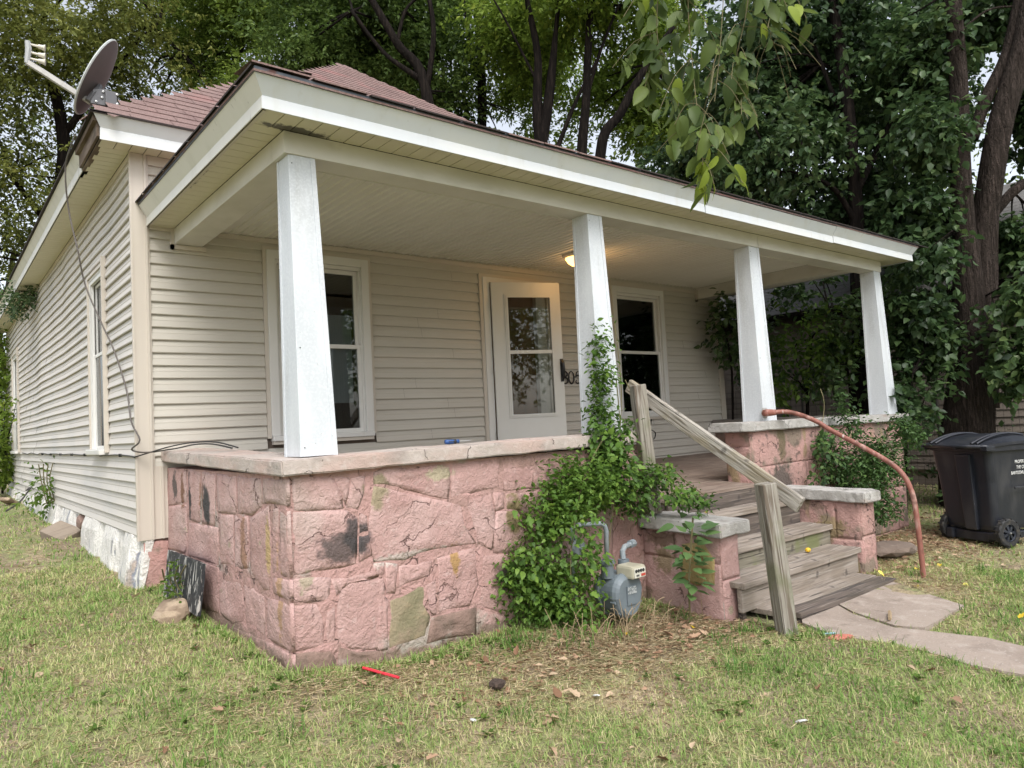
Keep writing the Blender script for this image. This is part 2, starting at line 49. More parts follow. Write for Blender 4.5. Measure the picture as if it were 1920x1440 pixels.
# ---------------- materials ----------------
def ramp(nt, a, b):
    n = nt.nodes.new('ShaderNodeMapRange'); n.interpolation_type = 'SMOOTHSTEP'
    n.inputs['From Min'].default_value = a; n.inputs['From Max'].default_value = b
    return n
MATS = {}
def M(name, base, rough=.6, layers=(), bump=(), blobs=(), cracks=(), metal=0, attr=None, trans=0, coord='pos', spec=.5, emit=None, coat=0):
    """layers: (color, scale (number or xyz), lo, hi, amount[, detail]); bump: (scale, height in m); blobs: (centre, radii, color, amount)"""
    m = bpy.data.materials.new(name); m.use_nodes = True; nt = m.node_tree; L = nt.links
    p = nt.nodes['Principled BSDF']; p.inputs['Roughness'].default_value = rough; p.inputs['Metallic'].default_value = metal
    p.inputs['Specular IOR Level'].default_value = spec; p.inputs['Coat Weight'].default_value = coat
    if coord == 'pos': src = nt.nodes.new('ShaderNodeNewGeometry').outputs['Position']
    else: src = nt.nodes.new('ShaderNodeTexCoord').outputs['Object']
    def noisen(scale, detail=4, dist=0):
        mp = nt.nodes.new('ShaderNodeMapping'); s = scale if hasattr(scale, '__len__') else (scale,)*3
        mp.inputs['Scale'].default_value = s; L.new(src, mp.inputs['Vector'])
        n = nt.nodes.new('ShaderNodeTexNoise'); n.inputs['Scale'].default_value = 1; n.inputs['Detail'].default_value = detail
        n.inputs['Distortion'].default_value = dist; L.new(mp.outputs[0], n.inputs['Vector']); return n.outputs['Fac']
    def mix(fac, a, b):
        x = nt.nodes.new('ShaderNodeMix'); x.data_type = 'RGBA'; L.new(fac, x.inputs[0])
        if hasattr(a, 'is_linked') : L.new(a, x.inputs[6])
        else: x.inputs[6].default_value = (*a, 1)
        if hasattr(b, 'is_linked'): L.new(b, x.inputs[7])
        else: x.inputs[7].default_value = (*b, 1)
        return x.outputs[2]
    def mul(a, k):
        x = nt.nodes.new('ShaderNodeMath'); x.operation = 'MULTIPLY'; L.new(a, x.inputs[0]); x.inputs[1].default_value = k; return x.outputs[0]
    rgb = nt.nodes.new('ShaderNodeRGB'); rgb.outputs[0].default_value = (*base, 1); c = rgb.outputs[0]
    if attr:
        at = nt.nodes.new('ShaderNodeAttribute'); at.attribute_name = 'tint'
        cr_ = nt.nodes.new('ShaderNodeValToRGB'); e = cr_.color_ramp.elements
        e[0].position = attr[0][0]; e[0].color = (*attr[0][1], 1); e[1].position = attr[-1][0]; e[1].color = (*attr[-1][1], 1)
        for q, cc in attr[1:-1]: z = e.new(q); z.color = (*cc, 1)
        L.new(at.outputs['Fac'], cr_.inputs[0]); c = cr_.outputs[0]
    for ly in layers:
        col, sc, lo, hi, am = ly[:5]; n = noisen(sc, ly[5] if len(ly) > 5 else 5, ly[6] if len(ly) > 6 else 0); r = ramp(nt, lo, hi); L.new(n, r.inputs[0])
        c = mix(mul(r.outputs[0], am), c, col)
    for bl in blobs:
        cen, rad, col, am = bl
        mp = nt.nodes.new('ShaderNodeVectorMath'); mp.operation = 'SUBTRACT'; L.new(src, mp.inputs[0]); mp.inputs[1].default_value = cen
        dv = nt.nodes.new('ShaderNodeVectorMath'); dv.operation = 'DIVIDE'; L.new(mp.outputs[0], dv.inputs[0]); dv.inputs[1].default_value = rad
        ln = nt.nodes.new('ShaderNodeVectorMath'); ln.operation = 'LENGTH'; L.new(dv.outputs[0], ln.inputs[0])
        n = noisen(1.4/min(rad), 6); ad = nt.nodes.new('ShaderNodeMath'); ad.operation = 'MULTIPLY_ADD'; L.new(n, ad.inputs[0]); ad.inputs[1].default_value = -1.6; L.new(ln.outputs['Value'], ad.inputs[2])
        r = ramp(nt, .35, -.15); L.new(ad.outputs[0], r.inputs[0]); c = mix(mul(r.outputs[0], am), c, col)
    crk = None
    for sc, wd_, col, am in cracks:
        nn_ = nt.nodes.new('ShaderNodeTexNoise'); nn_.inputs['Scale'].default_value = sc*1.6; nn_.inputs['Detail'].default_value = 5; L.new(src, nn_.inputs['Vector'])
        vm = nt.nodes.new('ShaderNodeVectorMath'); vm.operation = 'MULTIPLY_ADD'; L.new(nn_.outputs['Color'], vm.inputs[0]); vm.inputs[1].default_value = (.9/sc,)*3; L.new(src, vm.inputs[2])
        vo = nt.nodes.new('ShaderNodeTexVoronoi'); vo.feature = 'DISTANCE_TO_EDGE'; vo.inputs['Scale'].default_value = sc; L.new(vm.outputs[0], vo.inputs['Vector'])
        r = ramp(nt, wd_, wd_*.25); L.new(vo.outputs['Distance'], r.inputs[0]); msk = noisen(sc*.9, 3); r2 = ramp(nt, .52, .60); L.new(msk, r2.inputs[0])
        mm = nt.nodes.new('ShaderNodeMath'); mm.operation = 'MULTIPLY'; L.new(r.outputs[0], mm.inputs[0]); L.new(r2.outputs[0], mm.inputs[1]); crk = mm.outputs[0]
        c = mix(mul(crk, am), c, col)
    L.new(c, p.inputs['Base Color'])
    prev = None
    for b in bump:
        n = noisen(b[0], b[2] if len(b) > 2 else 6, b[3] if len(b) > 3 else 0); bn = nt.nodes.new('ShaderNodeBump'); bn.inputs['Strength'].default_value = 1
        bn.inputs['Distance'].default_value = b[1]; L.new(n, bn.inputs['Height'])
        if prev: L.new(prev, bn.inputs['Normal'])
        prev = bn.outputs[0]
    if crk is not None:
        bn = nt.nodes.new('ShaderNodeBump'); bn.invert = True; bn.inputs['Distance'].default_value = .008; L.new(crk, bn.inputs['Height'])
        if prev: L.new(prev, bn.inputs['Normal'])
        prev = bn.outputs[0]
    if prev: L.new(prev, p.inputs['Normal'])
    if emit: p.inputs['Emission Color'].default_value = (*emit[0], 1); p.inputs['Emission Strength'].default_value = emit[1]
    if trans:
        t = nt.nodes.new('ShaderNodeBsdfTranslucent'); L.new(c, t.inputs['Color']); ms = nt.nodes.new('ShaderNodeMixShader'); ms.inputs[0].default_value = trans
        o = nt.nodes['Material Output']; L.new(p.outputs[0], ms.inputs[1]); L.new(t.outputs[0], ms.inputs[2]); L.new(ms.outputs[0], o.inputs['Surface'])
    MATS[name] = m; return m

vinyl = M('tan vinyl', (.52,.49,.43), .5, [((.46,.41,.345), (1.2,1.2,3), .45,.75,.35), ((.59,.54,.47), (.6,.6,9), .5,.8,.5)], [(60, .0003), ((3,3,12), .0012)])
vinyl_s = M('weathered tan vinyl', (.56,.525,.48), .55, [((.42,.42,.41), (1,.7,2.2), .45,.8,.6), ((.62,.60,.57), (1,.5,9), .5,.8,.5), ((.36,.36,.35), (6,14,1.2), .60,.80,.35)], [(60, .0003)])
trimtan = M('tan trim', (.56,.505,.435), .45, [((.46,.40,.33), 2, .5,.8,.3)])
white = M('white window trim', (.68,.67,.64), .4, [((.60,.58,.53), (3,3,1.5), .5,.8,.35), ((.45,.42,.36), (14,14,5), .66,.85,.5)], [((8,8,8), .0005)])
fascia = M('white aluminium fascia', (.60,.63,.65), .42, [((.44,.43,.38), (16,16,1.6), .60,.78,.55), ((.52,.52,.47), (9,9,1.0), .5,.78,.45), ((.70,.70,.66), (1.2,1.2,6), .4,.7,.5), ((.10,.09,.075), (42,42,2.0), .69,.80,.55)], [((2,2,5), .0012)])
fasciad = M('grimy white aluminium fascia', (.64,.63,.58), .45, [((.50,.49,.43), (7,7,1.0), .45,.78,.55), ((.12,.11,.09), (30,30,1.6), .66,.78,.7), ((.42,.36,.25), (22,22,1.2), .68,.76,.45)], [((2,2,5), .0012)])
beamm = M('off white beam cladding', (.62,.60,.54), .5, [((.46,.44,.36), (2.2,2.2,5), .42,.75,.6), ((.33,.30,.22), (5,5,9), .62,.85,.4)], [((2,2,5), .0012)])
colm = M('white aluminium column', (.56,.59,.62), .42, [((.40,.41,.40), (9,9,1.2), .52,.74,.6), ((.20,.19,.17), 95, .70,.73,.8), ((.66,.69,.71), 70, .45,.62,.5), ((.68,.71,.73), (6,6,2), .4,.7,.6), ((.30,.30,.30), 60, .72,.76,.6)], [(60, .0007), ((1,1,2), .003)])
soffm = M('cream vented soffit', (.62,.58,.44), .55, [((.52,.47,.34), (2,2,2), .45,.8,.5), ((.20,.17,.11), (10,10,10), .66,.85,.5)], [((40,40,40), .0003)], blobs=[((.35,-2.36,2.41),(.22,.05,.05),(.05,.045,.04),.9),((.09,-1.3,2.41),(.04,.5,.05),(.08,.07,.05),.9)])
ceilm = M('cream porch ceiling', (.72,.705,.64), .42, [((.62,.58,.49), (1.2,1.2,1), .4,.8,.5)])
bare = M('bare rotten board', (.12,.085,.06), .9, [((.26,.21,.17), (14,2,14), .45,.7,.8), ((.03,.025,.02), 5, .5,.7,.7)], [((30,4,30), .004)])
black = M('dark gap', (.012,.011,.01), .95)  # near-black colour stands in for shade in gaps and hollows
shing = M('red brown shingle', (.175,.112,.10), .95, [((.26,.175,.16), 90, .45,.6,.7), ((.12,.07,.065), 3.5, .45,.7,.5), ((.30,.27,.26), 160, .6,.68,.6), ((.27,.13,.12), (1.6,3,3), .55,.7,.6)], [(160, .003)], coord='pos')
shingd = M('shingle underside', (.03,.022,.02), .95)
drip = M('dark metal drip edge', (.09,.10,.11), .35, [((.2,.2,.2), 8, .5,.7,.5), ((.12,.05,.035), (5,5,5), .60,.66,.9)], metal=.6)
capm = M('worn concrete cap', (.44,.38,.34), .9, cracks=[(3.5,.012,(.10,.08,.07),.9)], layers=[((.50,.34,.29), (2.2,2.2,4), .42,.62,.55), ((.27,.24,.215), (5,5,9), .52,.72,.6), ((.56,.50,.46), 22, .5,.7,.5), ((.07,.06,.05), 40, .70,.74,.8)], bump=[(26, .006), (110, .003), ((3,3,3), .01)])
capg = M('grey concrete cap', (.40,.385,.36), .92, cracks=[(4.5,.012,(.08,.07,.06),.9)], layers=[((.24,.225,.20), (6,6,3), .45,.72,.7), ((.52,.50,.48), 20, .5,.7,.6), ((.34,.24,.20), (2,2,8), .55,.7,.5), ((.05,.045,.04), 36, .68,.74,.7)], bump=[(24, .008), (110, .004), ((4,4,4), .012)])
PB = [((1.6,-2.44,-.63),(1.9,.1,.115),(.20,.145,.11),.95),((.19,-1.2,-.50),(.1,1.5,.10),(.22,.15,.12),.95),((2.0,-2.43,.47),(.5,.1,.06),(.24,.15,.12),.7),((1.1,-2.43,-.50),(.35,.1,.08),(.36,.33,.28),.8),((.28,-2.43,-.55),(.2,.2,.10),(.15,.10,.08),.9),((2.965,-2.62,-.35),(.05,.10,.10),(.20,.16,.08),.8),((2.965,-2.6,-.2),(.05,.16,.06),(.16,.11,.07),.8),((.205,-.25,.36),(.1,.06,.11),(.07,.06,.055),.9),((.205,-.62,.30),(.1,.07,.16),(.04,.035,.035),1),((.205,-.45,.33),(.1,.05,.15),(.17,.08,.04),.9),((.205,-1.05,.27),(.1,.10,.13),(.05,.045,.045),1),((.205,-.92,.33),(.1,.06,.12),(.20,.10,.05),.9),
 ((.50,-2.43,.075),(.16,.1,.085),(.065,.055,.052),.85),((.60,-2.43,.13),(.09,.1,.10),(.05,.045,.045),.9),((1.65,-2.43,-.28),(.1,.1,.09),(.08,.07,.065),.9),
 ((.205,-2.15,.10),(.08,.03,.16),(.42,.31,.12),.75),((.205,-1.75,.05),(.08,.05,.22),(.26,.14,.08),.8),((.205,-2.3,-.12),(.1,.04,.25),(.36,.22,.08),.6),((.72,-2.43,.37),(.08,.1,.10),(.27,.235,.14),.85),((1.16,-2.43,.43),(.11,.1,.045),(.40,.36,.24),.85),
 ((.95,-2.43,-.04),(.35,.1,.04),(.48,.43,.38),.75),((1.72,-2.43,.10),(.075,.1,.15),(.19,.15,.07),.95),((1.24,-2.43,-.10),(.035,.1,.10),(.33,.20,.07),.9)]
pink = M('peeling pink masonry paint', (.43,.27,.245), .85, [((.50,.345,.32), (2.4,2.4,2.4), .42,.66,.75), ((.37,.215,.195), (4,4,4), .5,.72,.6), ((.56,.42,.39), 26, .56,.72,.4), ((.27,.19,.15), (11,11,4), .64,.76,.55), ((.33,.28,.20), (5.0,5.0,5), .69,.735,.9), ((.17,.12,.10), (8,8,24), .68,.78,.6), ((.40,.33,.29), (1.4,1.4,1.4), .58,.72,.5)],
    [(7, .022, 6, .6), (24, .010, 6, 1.5), (90, .004), ((1.5,1.5,1.5), .02)], blobs=PB, cracks=[(2.6, .010, (.13,.07,.06), .8)])
pinkm = M('painted mortar', (.44,.265,.24), .85, [((.36,.23,.20), 6, .45,.65,.8), ((.37,.33,.29), 3.2, .58,.68,.85), ((.10,.07,.06), 22, .68,.74,.8)], [(14, .02, 6, 1), (60, .008)], blobs=PB[:8], cracks=[(7, .03, (.10,.06,.05), .9)])
pinkd = M('stained pink masonry paint', (.40,.245,.215), .85, cracks=[(6, .022, (.10,.06,.05), .85)], blobs=[((4.95,-2.43,.0),(.22,.1,.22),(.07,.06,.05),.9),((5.0,-2.43,.42),(.07,.1,.2),(.12,.10,.05),.8),((4.79,-2.95,-.33),(.05,.16,.10),(.24,.19,.09),.8),((4.79,-2.75,-.14),(.05,.2,.05),(.14,.10,.07),.7)], layers=[((.50,.29,.26), 3, .4,.62,.7), ((.20,.16,.12), 3.4, .52,.62,.9), ((.28,.22,.11), (6,6,2.4), .58,.68,.8), ((.11,.085,.07), 13, .58,.70,.75)], bump=[(10, .016, 6, .8), (60, .008)])
ochre = M('bare ochre sandstone', (.30,.245,.16), .9, [((.38,.25,.20), 2.2, .56,.62,.8), ((.19,.175,.10), 5, .4,.62,.8), ((.40,.30,.19), 12, .55,.7,.6), ((.13,.12,.08), 26, .6,.75,.6), ((.50,.46,.36), 7, .68,.74,.6)], [(12, .012), (60, .006)])
ochy = M('bare yellow sandstone', (.36,.275,.12), .9, [((.26,.2,.09), 8, .45,.65,.8), ((.46,.40,.22), 20, .55,.7,.6)], [(18, .01), (70, .005)])
basest = M('dirty footing stone', (.24,.16,.13), .95, [((.15,.11,.085), 6, .45,.65,.8), ((.38,.33,.29), 9, .6,.7,.7)], [(14, .015), (70, .006)])
wfound = M('flaking white painted stone', (.66,.64,.60), .9, [((.22,.24,.29), (2.2,2.8,2.2), .60,.635,.95), ((.11,.13,.17), (20,20,3), .63,.68,.9), ((.45,.36,.29), 2.3, .62,.68,.9), ((.50,.48,.45), (3,26,5), .5,.7,.6)], [((3,22,5), .03, 6, 1), (50, .01)])
def woodm(name, a, b, c, moss, axis, bh=.006, ma=.5):
    s = [26,26,26]; s[axis] = 1.6; s2 = [90,90,90]; s2[axis] = 3; s3 = [60,60,60]; s3[axis] = 2.0
    s4 = [55,55,55]; s4[axis] = 1.1
    return M(name, a, .9, [((.035,.028,.022), s4, .60,.66,.85,6,1.0), (b, s, .47,.60,.9,6,.8), (c, s3, .52,.66,.8), (moss, (3.2,3.2,3.2), .46,.62,ma), ((.05,.04,.035), (9,9,9), .64,.74,.7)], [(s, bh, 6, .8), (s2, bh*.4)], coord='obj')
wx = woodm('grey weathered plank', (.29,.245,.205), (.17,.14,.115), (.38,.34,.30), (.21,.17,.13), 0)
wxm = woodm('mossy weathered plank', (.20,.18,.135), (.10,.09,.07), (.27,.25,.20), (.15,.165,.07), 0, ma=.9)
wdk = woodm('dark rotting plank', (.12,.095,.08), (.05,.042,.038), (.24,.20,.17), (.10,.08,.06), 0)
wfl = woodm('brown porch floorboard', (.22,.165,.13), (.14,.10,.08), (.30,.24,.20), (.16,.11,.085), 0, .002)
wz = woodm('silvery weathered post', (.27,.245,.205), (.13,.10,.075), (.38,.355,.315), (.14,.145,.075), 2, .012, .7)
wr = woodm('silvery weathered rail', (.35,.32,.28), (.13,.105,.075), (.56,.52,.46), (.27,.22,.13), 0, .016)
rust = M('rusty red pipe', (.25,.095,.07), .6, [((.42,.26,.22), (18,18,6), .50,.66,.8), ((.11,.045,.03), 11, .5,.68,.7), ((.55,.48,.44), (30,30,8), .63,.7,.7)], [(70, .0012)])
binm = M('black bin plastic', (.016,.018,.025), .38, [((.055,.055,.06), (6,6,2), .45,.75,.7), ((.35,.35,.35), 70, .755,.775,.8), ((.13,.13,.13), (30,30,2.2), .70,.76,.6)], [(120, .0006), (5, .004)])
binw = M('white lettering paint', (.72,.72,.70), .6)
tyre = M('bin tyre rubber', (.02,.02,.021), .7, [((.10,.085,.06), 20, .5,.7,.5)], [(60, .002)])
metalg = M('galvanised steel', (.45,.45,.44), .4, metal=.8)
meterm = M('grey meter enamel', (.155,.185,.205), .4, [((.11,.13,.145), 8, .45,.7,.5), ((.25,.23,.20), 24, .66,.72,.5)], [(30, .001)])
pipeg = M('grey gas pipe paint', (.23,.26,.28), .5, [((.33,.34,.34), 16, .5,.7,.6), ((.15,.10,.07), 22, .66,.7,.7)], [(60, .001)])
creampl = M('yellowed meter dial cover', (.44,.41,.31), .35, [((.32,.29,.21), 20, .5,.7,.5)])
labelm = M('printed dial face', (.60,.58,.50), .5)
redm = M('red print', (.45,.06,.04), .5)
inkm = M('black print', (.03,.03,.03), .5)
dishm = M('grey brown dish enamel', (.10,.088,.085), .5, [((.12,.10,.10), 6, .45,.7,.5)], [(40, .0004)])
dishr = M('pale dish rim', (.44,.47,.46), .5)
armm = M('grey dish arm', (.36,.35,.33), .45, [((.25,.24,.23), 20, .5,.7,.5)], metal=.2)
brk = M('dark grey bracket', (.12,.12,.125), .45, metal=.3)
lnbw = M('ivory plastic', (.58,.55,.47), .45)
cable = M('black cable', (.03,.028,.026), .5)
cableg = M('grey brown cable', (.10,.085,.075), .55)
doorm = M('white door enamel', (.66,.65,.61), .4, [((.60,.57,.50), (1.5,1.5,1), .4,.7,.5)], [(8, .001)])
handm = M('black handle', (.012,.012,.012), .35)
numm = M('black house number', (.015,.014,.014), .45)
inner = M('brown inner door', (.22,.10,.045), .6, [((.15,.07,.035), (12,12,1.5), .4,.7,.6)])
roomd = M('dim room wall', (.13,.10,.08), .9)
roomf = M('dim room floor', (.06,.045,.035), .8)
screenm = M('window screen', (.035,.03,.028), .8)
lampg = M('lit amber lamp glass', (.9,.55,.2), .4, emit=((1,.50,.12), 3.2))
lampb = M('lamp base', (.55,.50,.42), .5)
conc = M('old path concrete', (.33,.27,.225), .92, [((.25,.20,.165), 2.2, .42,.65,.8), ((.42,.36,.31), 9, .52,.7,.6), ((.12,.09,.07), 5.5, .60,.72,.5), ((.50,.46,.42), 70, .62,.7,.6)], [(30, .006), (120, .003), (4, .012)])
rock = M('tan fieldstone', (.22,.16,.11), .9, [((.40,.31,.22), (7,7,22), .45,.6,.8), ((.17,.12,.09), 9, .5,.7,.6)], [(16, .012), (70, .004)])
grit = M('flaking black board', (.022,.023,.026), .7, [((.46,.44,.41), (30,30,6), .545,.60,.95,6,1.2)], [((30,30,6), .012)])
redp = M('red plastic', (.62,.03,.05), .35)
bluem = M('blue handle plastic', (.02,.07,.22), .35)
bluep = M('pale blue plastic', (.25,.42,.47), .5)
brickm = M('red brick chip', (.42,.14,.10), .9, [((.5,.3,.25), 20, .5,.7,.6)], [(40, .006)])
clod = M('dark earth clod', (.055,.038,.03), 1, [((.12,.08,.06), 20, .5,.7,.7)], [(30, .02)])
paperm = M('pale paper scrap', (.62,.63,.62), .6)
orange = M('yellow orange fruit skin', (.66,.40,.03), .5, [((.16,.09,.02), 30, .60,.68,.9), ((.70,.55,.08), 9, .4,.6,.7)])
ground = M('thin lawn soil', (.26,.20,.13), 1, [((.22,.26,.09), 2.4, .38,.58,.8), ((.38,.30,.19), 3.3, .50,.66,.75), ((.10,.075,.05), 30, .5,.68,.7), ((.40,.33,.21), 60, .58,.66,.7)], [(14, .03), (60, .02)])
bark = M('ridged brown bark', (.036,.028,.023), .95, [((.068,.052,.045), (30,30,3.2), .48,.62,.9,6,1.2), ((.03,.022,.018), (26,26,2.6), .53,.66,.8,6,1.2)], [((26,26,2.6), .09, 6, 1.2), (60, .02)], spec=.12)
barkd = M('dark bark', (.010,.008,.007), .95, [((.022,.017,.014), (20,20,3), .48,.62,.8)], [((20,20,3), .05)], spec=.08)
stem = M('vine stem', (.14,.12,.055), .8)
twig = M('dry stem', (.30,.22,.13), .85, bump=[(80, .002)])
nbside = M('old neighbour clapboard paint', (.21,.175,.145), .85, [((.13,.105,.09), (2,2,5), .45,.65,.8)])
nbroof = M('grey asphalt shingle', (.135,.13,.125), .95, [((.22,.21,.20), 40, .5,.65,.7), ((.08,.07,.06), 3, .5,.7,.6)], [(80, .006)])
wirem = M('fence wire', (.07,.065,.06), .6, metal=.5)
G = (lambda a: a)
def leafm(name, cols, tr=.35, rough=.55, spec=.22):
    n = len(cols)
    return M(name, cols[0], rough, attr=[(i/(n-1), c) for i, c in enumerate(cols)], trans=tr, spec=spec)
LM = [leafm('pale locust leaf', [(.075,.095,.022),(.14,.165,.038),(.22,.24,.06),(.32,.32,.09)], .42),
      leafm('ash leaf', [(.06,.095,.018),(.125,.185,.032),(.20,.28,.05),(.31,.38,.08)], .45),
      leafm('dark hackberry leaf', [(.035,.062,.016),(.068,.115,.026),(.115,.175,.04),(.18,.24,.06)], .38),
      leafm('backlit leaf', [(.06,.10,.016),(.13,.20,.03),(.21,.30,.045),(.36,.42,.08)], .5),
      leafm('dark mulberry leaf', [(.026,.052,.022),(.05,.092,.034),(.085,.14,.048),(.16,.22,.075)], .36, .42, .38),
      leafm('sapling leaf', [(.05,.10,.018),(.09,.165,.03),(.14,.22,.04),(.20,.29,.06)], .45)]
farleaf = leafm('far leaf', [(.05,.075,.02),(.10,.14,.032),(.17,.22,.05),(.28,.33,.08)], .5)
elmleaf = leafm('elm leaf', [(.05,.08,.026),(.09,.135,.036),(.14,.19,.05),(.28,.36,.05)], .42, .45)
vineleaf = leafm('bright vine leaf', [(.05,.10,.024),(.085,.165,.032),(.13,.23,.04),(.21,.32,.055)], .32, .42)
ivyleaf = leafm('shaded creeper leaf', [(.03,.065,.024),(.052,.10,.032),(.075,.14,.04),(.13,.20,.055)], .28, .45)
grassm = leafm('grass blade', [(.09,.19,.04),(.18,.31,.07),(.31,.41,.13),(.52,.50,.24),(.66,.56,.36)], .35, .6)
litterm = leafm('dry leaf', [(.16,.085,.05),(.26,.15,.09),(.40,.26,.17),(.50,.38,.26)], .15, .7)
yleaf = leafm('yellow leaf', [(.66,.45,.03),(.72,.60,.10),(.75,.68,.25)], .2, .6)
straw = leafm('straw', [(.34,.25,.15),(.50,.39,.24),(.66,.55,.37)], .1, .8)
# glass: mostly see-through with a real fresnel reflection
gm = bpy.data.materials.new('window glass'); gm.use_nodes = True; nt = gm.node_tree; nt.nodes.clear()
go = nt.nodes.new('ShaderNodeOutputMaterial'); gl = nt.nodes.new('ShaderNodeBsdfGlossy'); gl.inputs['Roughness'].default_value = .02
gt = nt.nodes.new('ShaderNodeBsdfTransparent'); gt.inputs[0].default_value = (.72,.74,.72,1); fr = nt.nodes.new('ShaderNodeFresnel'); fr.inputs[0].default_value = 1.7
gx = nt.nodes.new('ShaderNodeMixShader'); nt.links.new(fr.outputs[0], gx.inputs[0]); nt.links.new(gt.outputs[0], gx.inputs[1]); nt.links.new(gl.outputs[0], gx.inputs[2]); nt.links.new(gx.outputs[0], go.inputs[0])

# ---------------- object helpers ----------------
def tag(o, label=None, cat=None, group=None, kind=None):
    if label: o['label'] = label
    if cat: o['category'] = cat
    if group: o['group'] = group
    if kind: o['kind'] = kind
    return o
def empty(name, loc, label=None, cat=None, group=None):
    o = bpy.data.objects.new(name, None); COL.objects.link(o); o.location = loc; o.empty_display_size = .1
    return tag(o, label, cat, group)
def link(name, me, mat, parent=None, loc=None, smooth=False):
    o = bpy.data.objects.new(name, me)
    if mat is not None and not me.materials:
        for x in (mat if isinstance(mat, (list, tuple)) else [mat]): me.materials.append(x)
    if smooth:
        me.polygons.foreach_set('use_smooth', [True]*len(me.polygons))
    COL.objects.link(o)
    if parent is not None:
        o.parent = parent
        # meshes are built in world coordinates: cancel the parent's place
        o.matrix_parent_inverse = WM(parent).inverted()
    if loc is not None: o.location = loc
    return o
def WM(o):
    m = Matrix.LocRotScale(o.location, o.rotation_euler, o.scale)
    if o.parent: m = WM(o.parent) @ o.matrix_parent_inverse @ m
    return m
class MB:
    def __init__(s): s.v = []; s.f = []; s.mi = []
    def add(s, vs, fs, mi=0):
        n = len(s.v); s.v += [tuple(v) for v in vs]; s.f += [tuple(i+n for i in f) for f in fs]; s.mi += [mi]*len(fs); return s
    def box(s, x0, y0, z0, x1, y1, z1, mi=0, M_=None):
        vs = [(x0,y0,z0),(x1,y0,z0),(x1,y1,z0),(x0,y1,z0),(x0,y0,z1),(x1,y0,z1),(x1,y1,z1),(x0,y1,z1)]
        if M_ is not None: vs = [M_ @ Vector(v) for v in vs]
        return s.add(vs, [(3,2,1,0),(4,5,6,7),(0,1,5,4),(1,2,6,5),(2,3,7,6),(3,0,4,7)], mi)
    def prism(s, pts, vec, mi=0):
        n = len(pts); b = [Vector(p) for p in pts]; t = [p+Vector(vec) for p in b]
        return s.add(b+t, [tuple(range(n-1,-1,-1)), tuple(range(n,2*n))]+[(i,(i+1)%n,(i+1)%n+n,i+n) for i in range(n)], mi)
    def hull8(s, b, t, mi=0):
        return s.add(list(b)+list(t), [(3,2,1,0),(4,5,6,7),(0,1,5,4),(1,2,6,5),(2,3,7,6),(3,0,4,7)], mi)
    def tube(s, pts, rads, n=8, cap=True, mi=0, wob=0):
        pts = [Vector(p) for p in pts]
        if not hasattr(rads, '__len__'): rads = [rads]*len(pts)
        up = None; rings = []; base = len(s.v)
        for i, p in enumerate(pts):
            d = (pts[min(i+1,len(pts)-1)]-pts[max(i-1,0)]).normalized()
            if up is None: up = Vector((0,0,1)) if abs(d.z) < .9 else Vector((1,0,0))
            a = d.cross(up).normalized(); b = a.cross(d).normalized(); up = b
            for k in range(n):
                t = 2*PI*k/n; r = rads[i]*(1+wob*math.sin(3*t+i*.7)+wob*.7*math.cos(5*t-i*.4))
                s.v.append(tuple(p+a*math.cos(t)*r+b*math.sin(t)*r))
        for i in range(len(pts)-1):
            for k in range(n):
                s.f.append((base+i*n+k, base+i*n+(k+1)%n, base+(i+1)*n+(k+1)%n, base+(i+1)*n+k)); s.mi.append(mi)
        if cap:
            s.f.append(tuple(base+k for k in range(n-1,-1,-1))); s.mi.append(mi)
            e = base+(len(pts)-1)*n; s.f.append(tuple(e+k for k in range(n))); s.mi.append(mi)
        return s
    def lathe(s, prof, cen, axis=(0,0,1), n=24, mi=0, sx=1):
        q = Vector(axis).to_track_quat('Z','Y').to_matrix(); c = Vector(cen); base = len(s.v)
        for r, z in prof:
            for k in range(n):
                t = 2*PI*k/n; s.v.append(tuple(c+q @ Vector((r*math.cos(t)*sx, r*math.sin(t), z))))
        for i in range(len(prof)-1):
            for k in range(n):
                s.f.append((base+i*n+k, base+i*n+(k+1)%n, base+(i+1)*n+(k+1)%n, base+(i+1)*n+k)); s.mi.append(mi)
        return s
    def mesh(s, name='mesh'):
        me = bpy.data.meshes.new(name); me.from_pydata(s.v, [], s.f); me.update()
        if any(s.mi): me.polygons.foreach_set('material_index', s.mi)
        return me
    def build(s, name, mat, parent=None, smooth=False, bevel=0):
        me = s.mesh(name)
        if bevel:
            bm = bmesh.new(); bm.from_mesh(me); bmesh.ops.remove_doubles(bm, verts=bm.verts, dist=1e-5)
            bmesh.ops.bevel(bm, geom=[e for e in bm.edges if len(e.link_faces) == 2 and e.calc_face_angle(0) > .6], offset=bevel, segments=2, profile=.6, affect='EDGES', clamp_overlap=True)
            bm.to_mesh(me); bm.free()
        return link(name, me, mat, parent, smooth=smooth)
def bumpy(o, cell=.05, amp=.006, scale=9):
    """subdivide a mesh and roughen it with real displacement"""
    me = o.data; bm = bmesh.new(); bm.from_mesh(me)
    for _ in range(5):
        es = [e for e in bm.edges if e.calc_length() > cell*1.6]
        if not es: break
        bmesh.ops.subdivide_edges(bm, edges=es, cuts=1, use_grid_fill=True)
        bmesh.ops.triangulate(bm, faces=[f for f in bm.faces if len(f.verts) > 4])
    for v in bm.verts:
        n = mnoise.noise_vector(v.co*scale); n2 = mnoise.noise_vector(v.co*scale*3+Vector((5,5,5)))
        v.co += (n+n2*.5)*amp
    bm.normal_update(); bm.to_mesh(me); bm.free(); me.update()
    return o
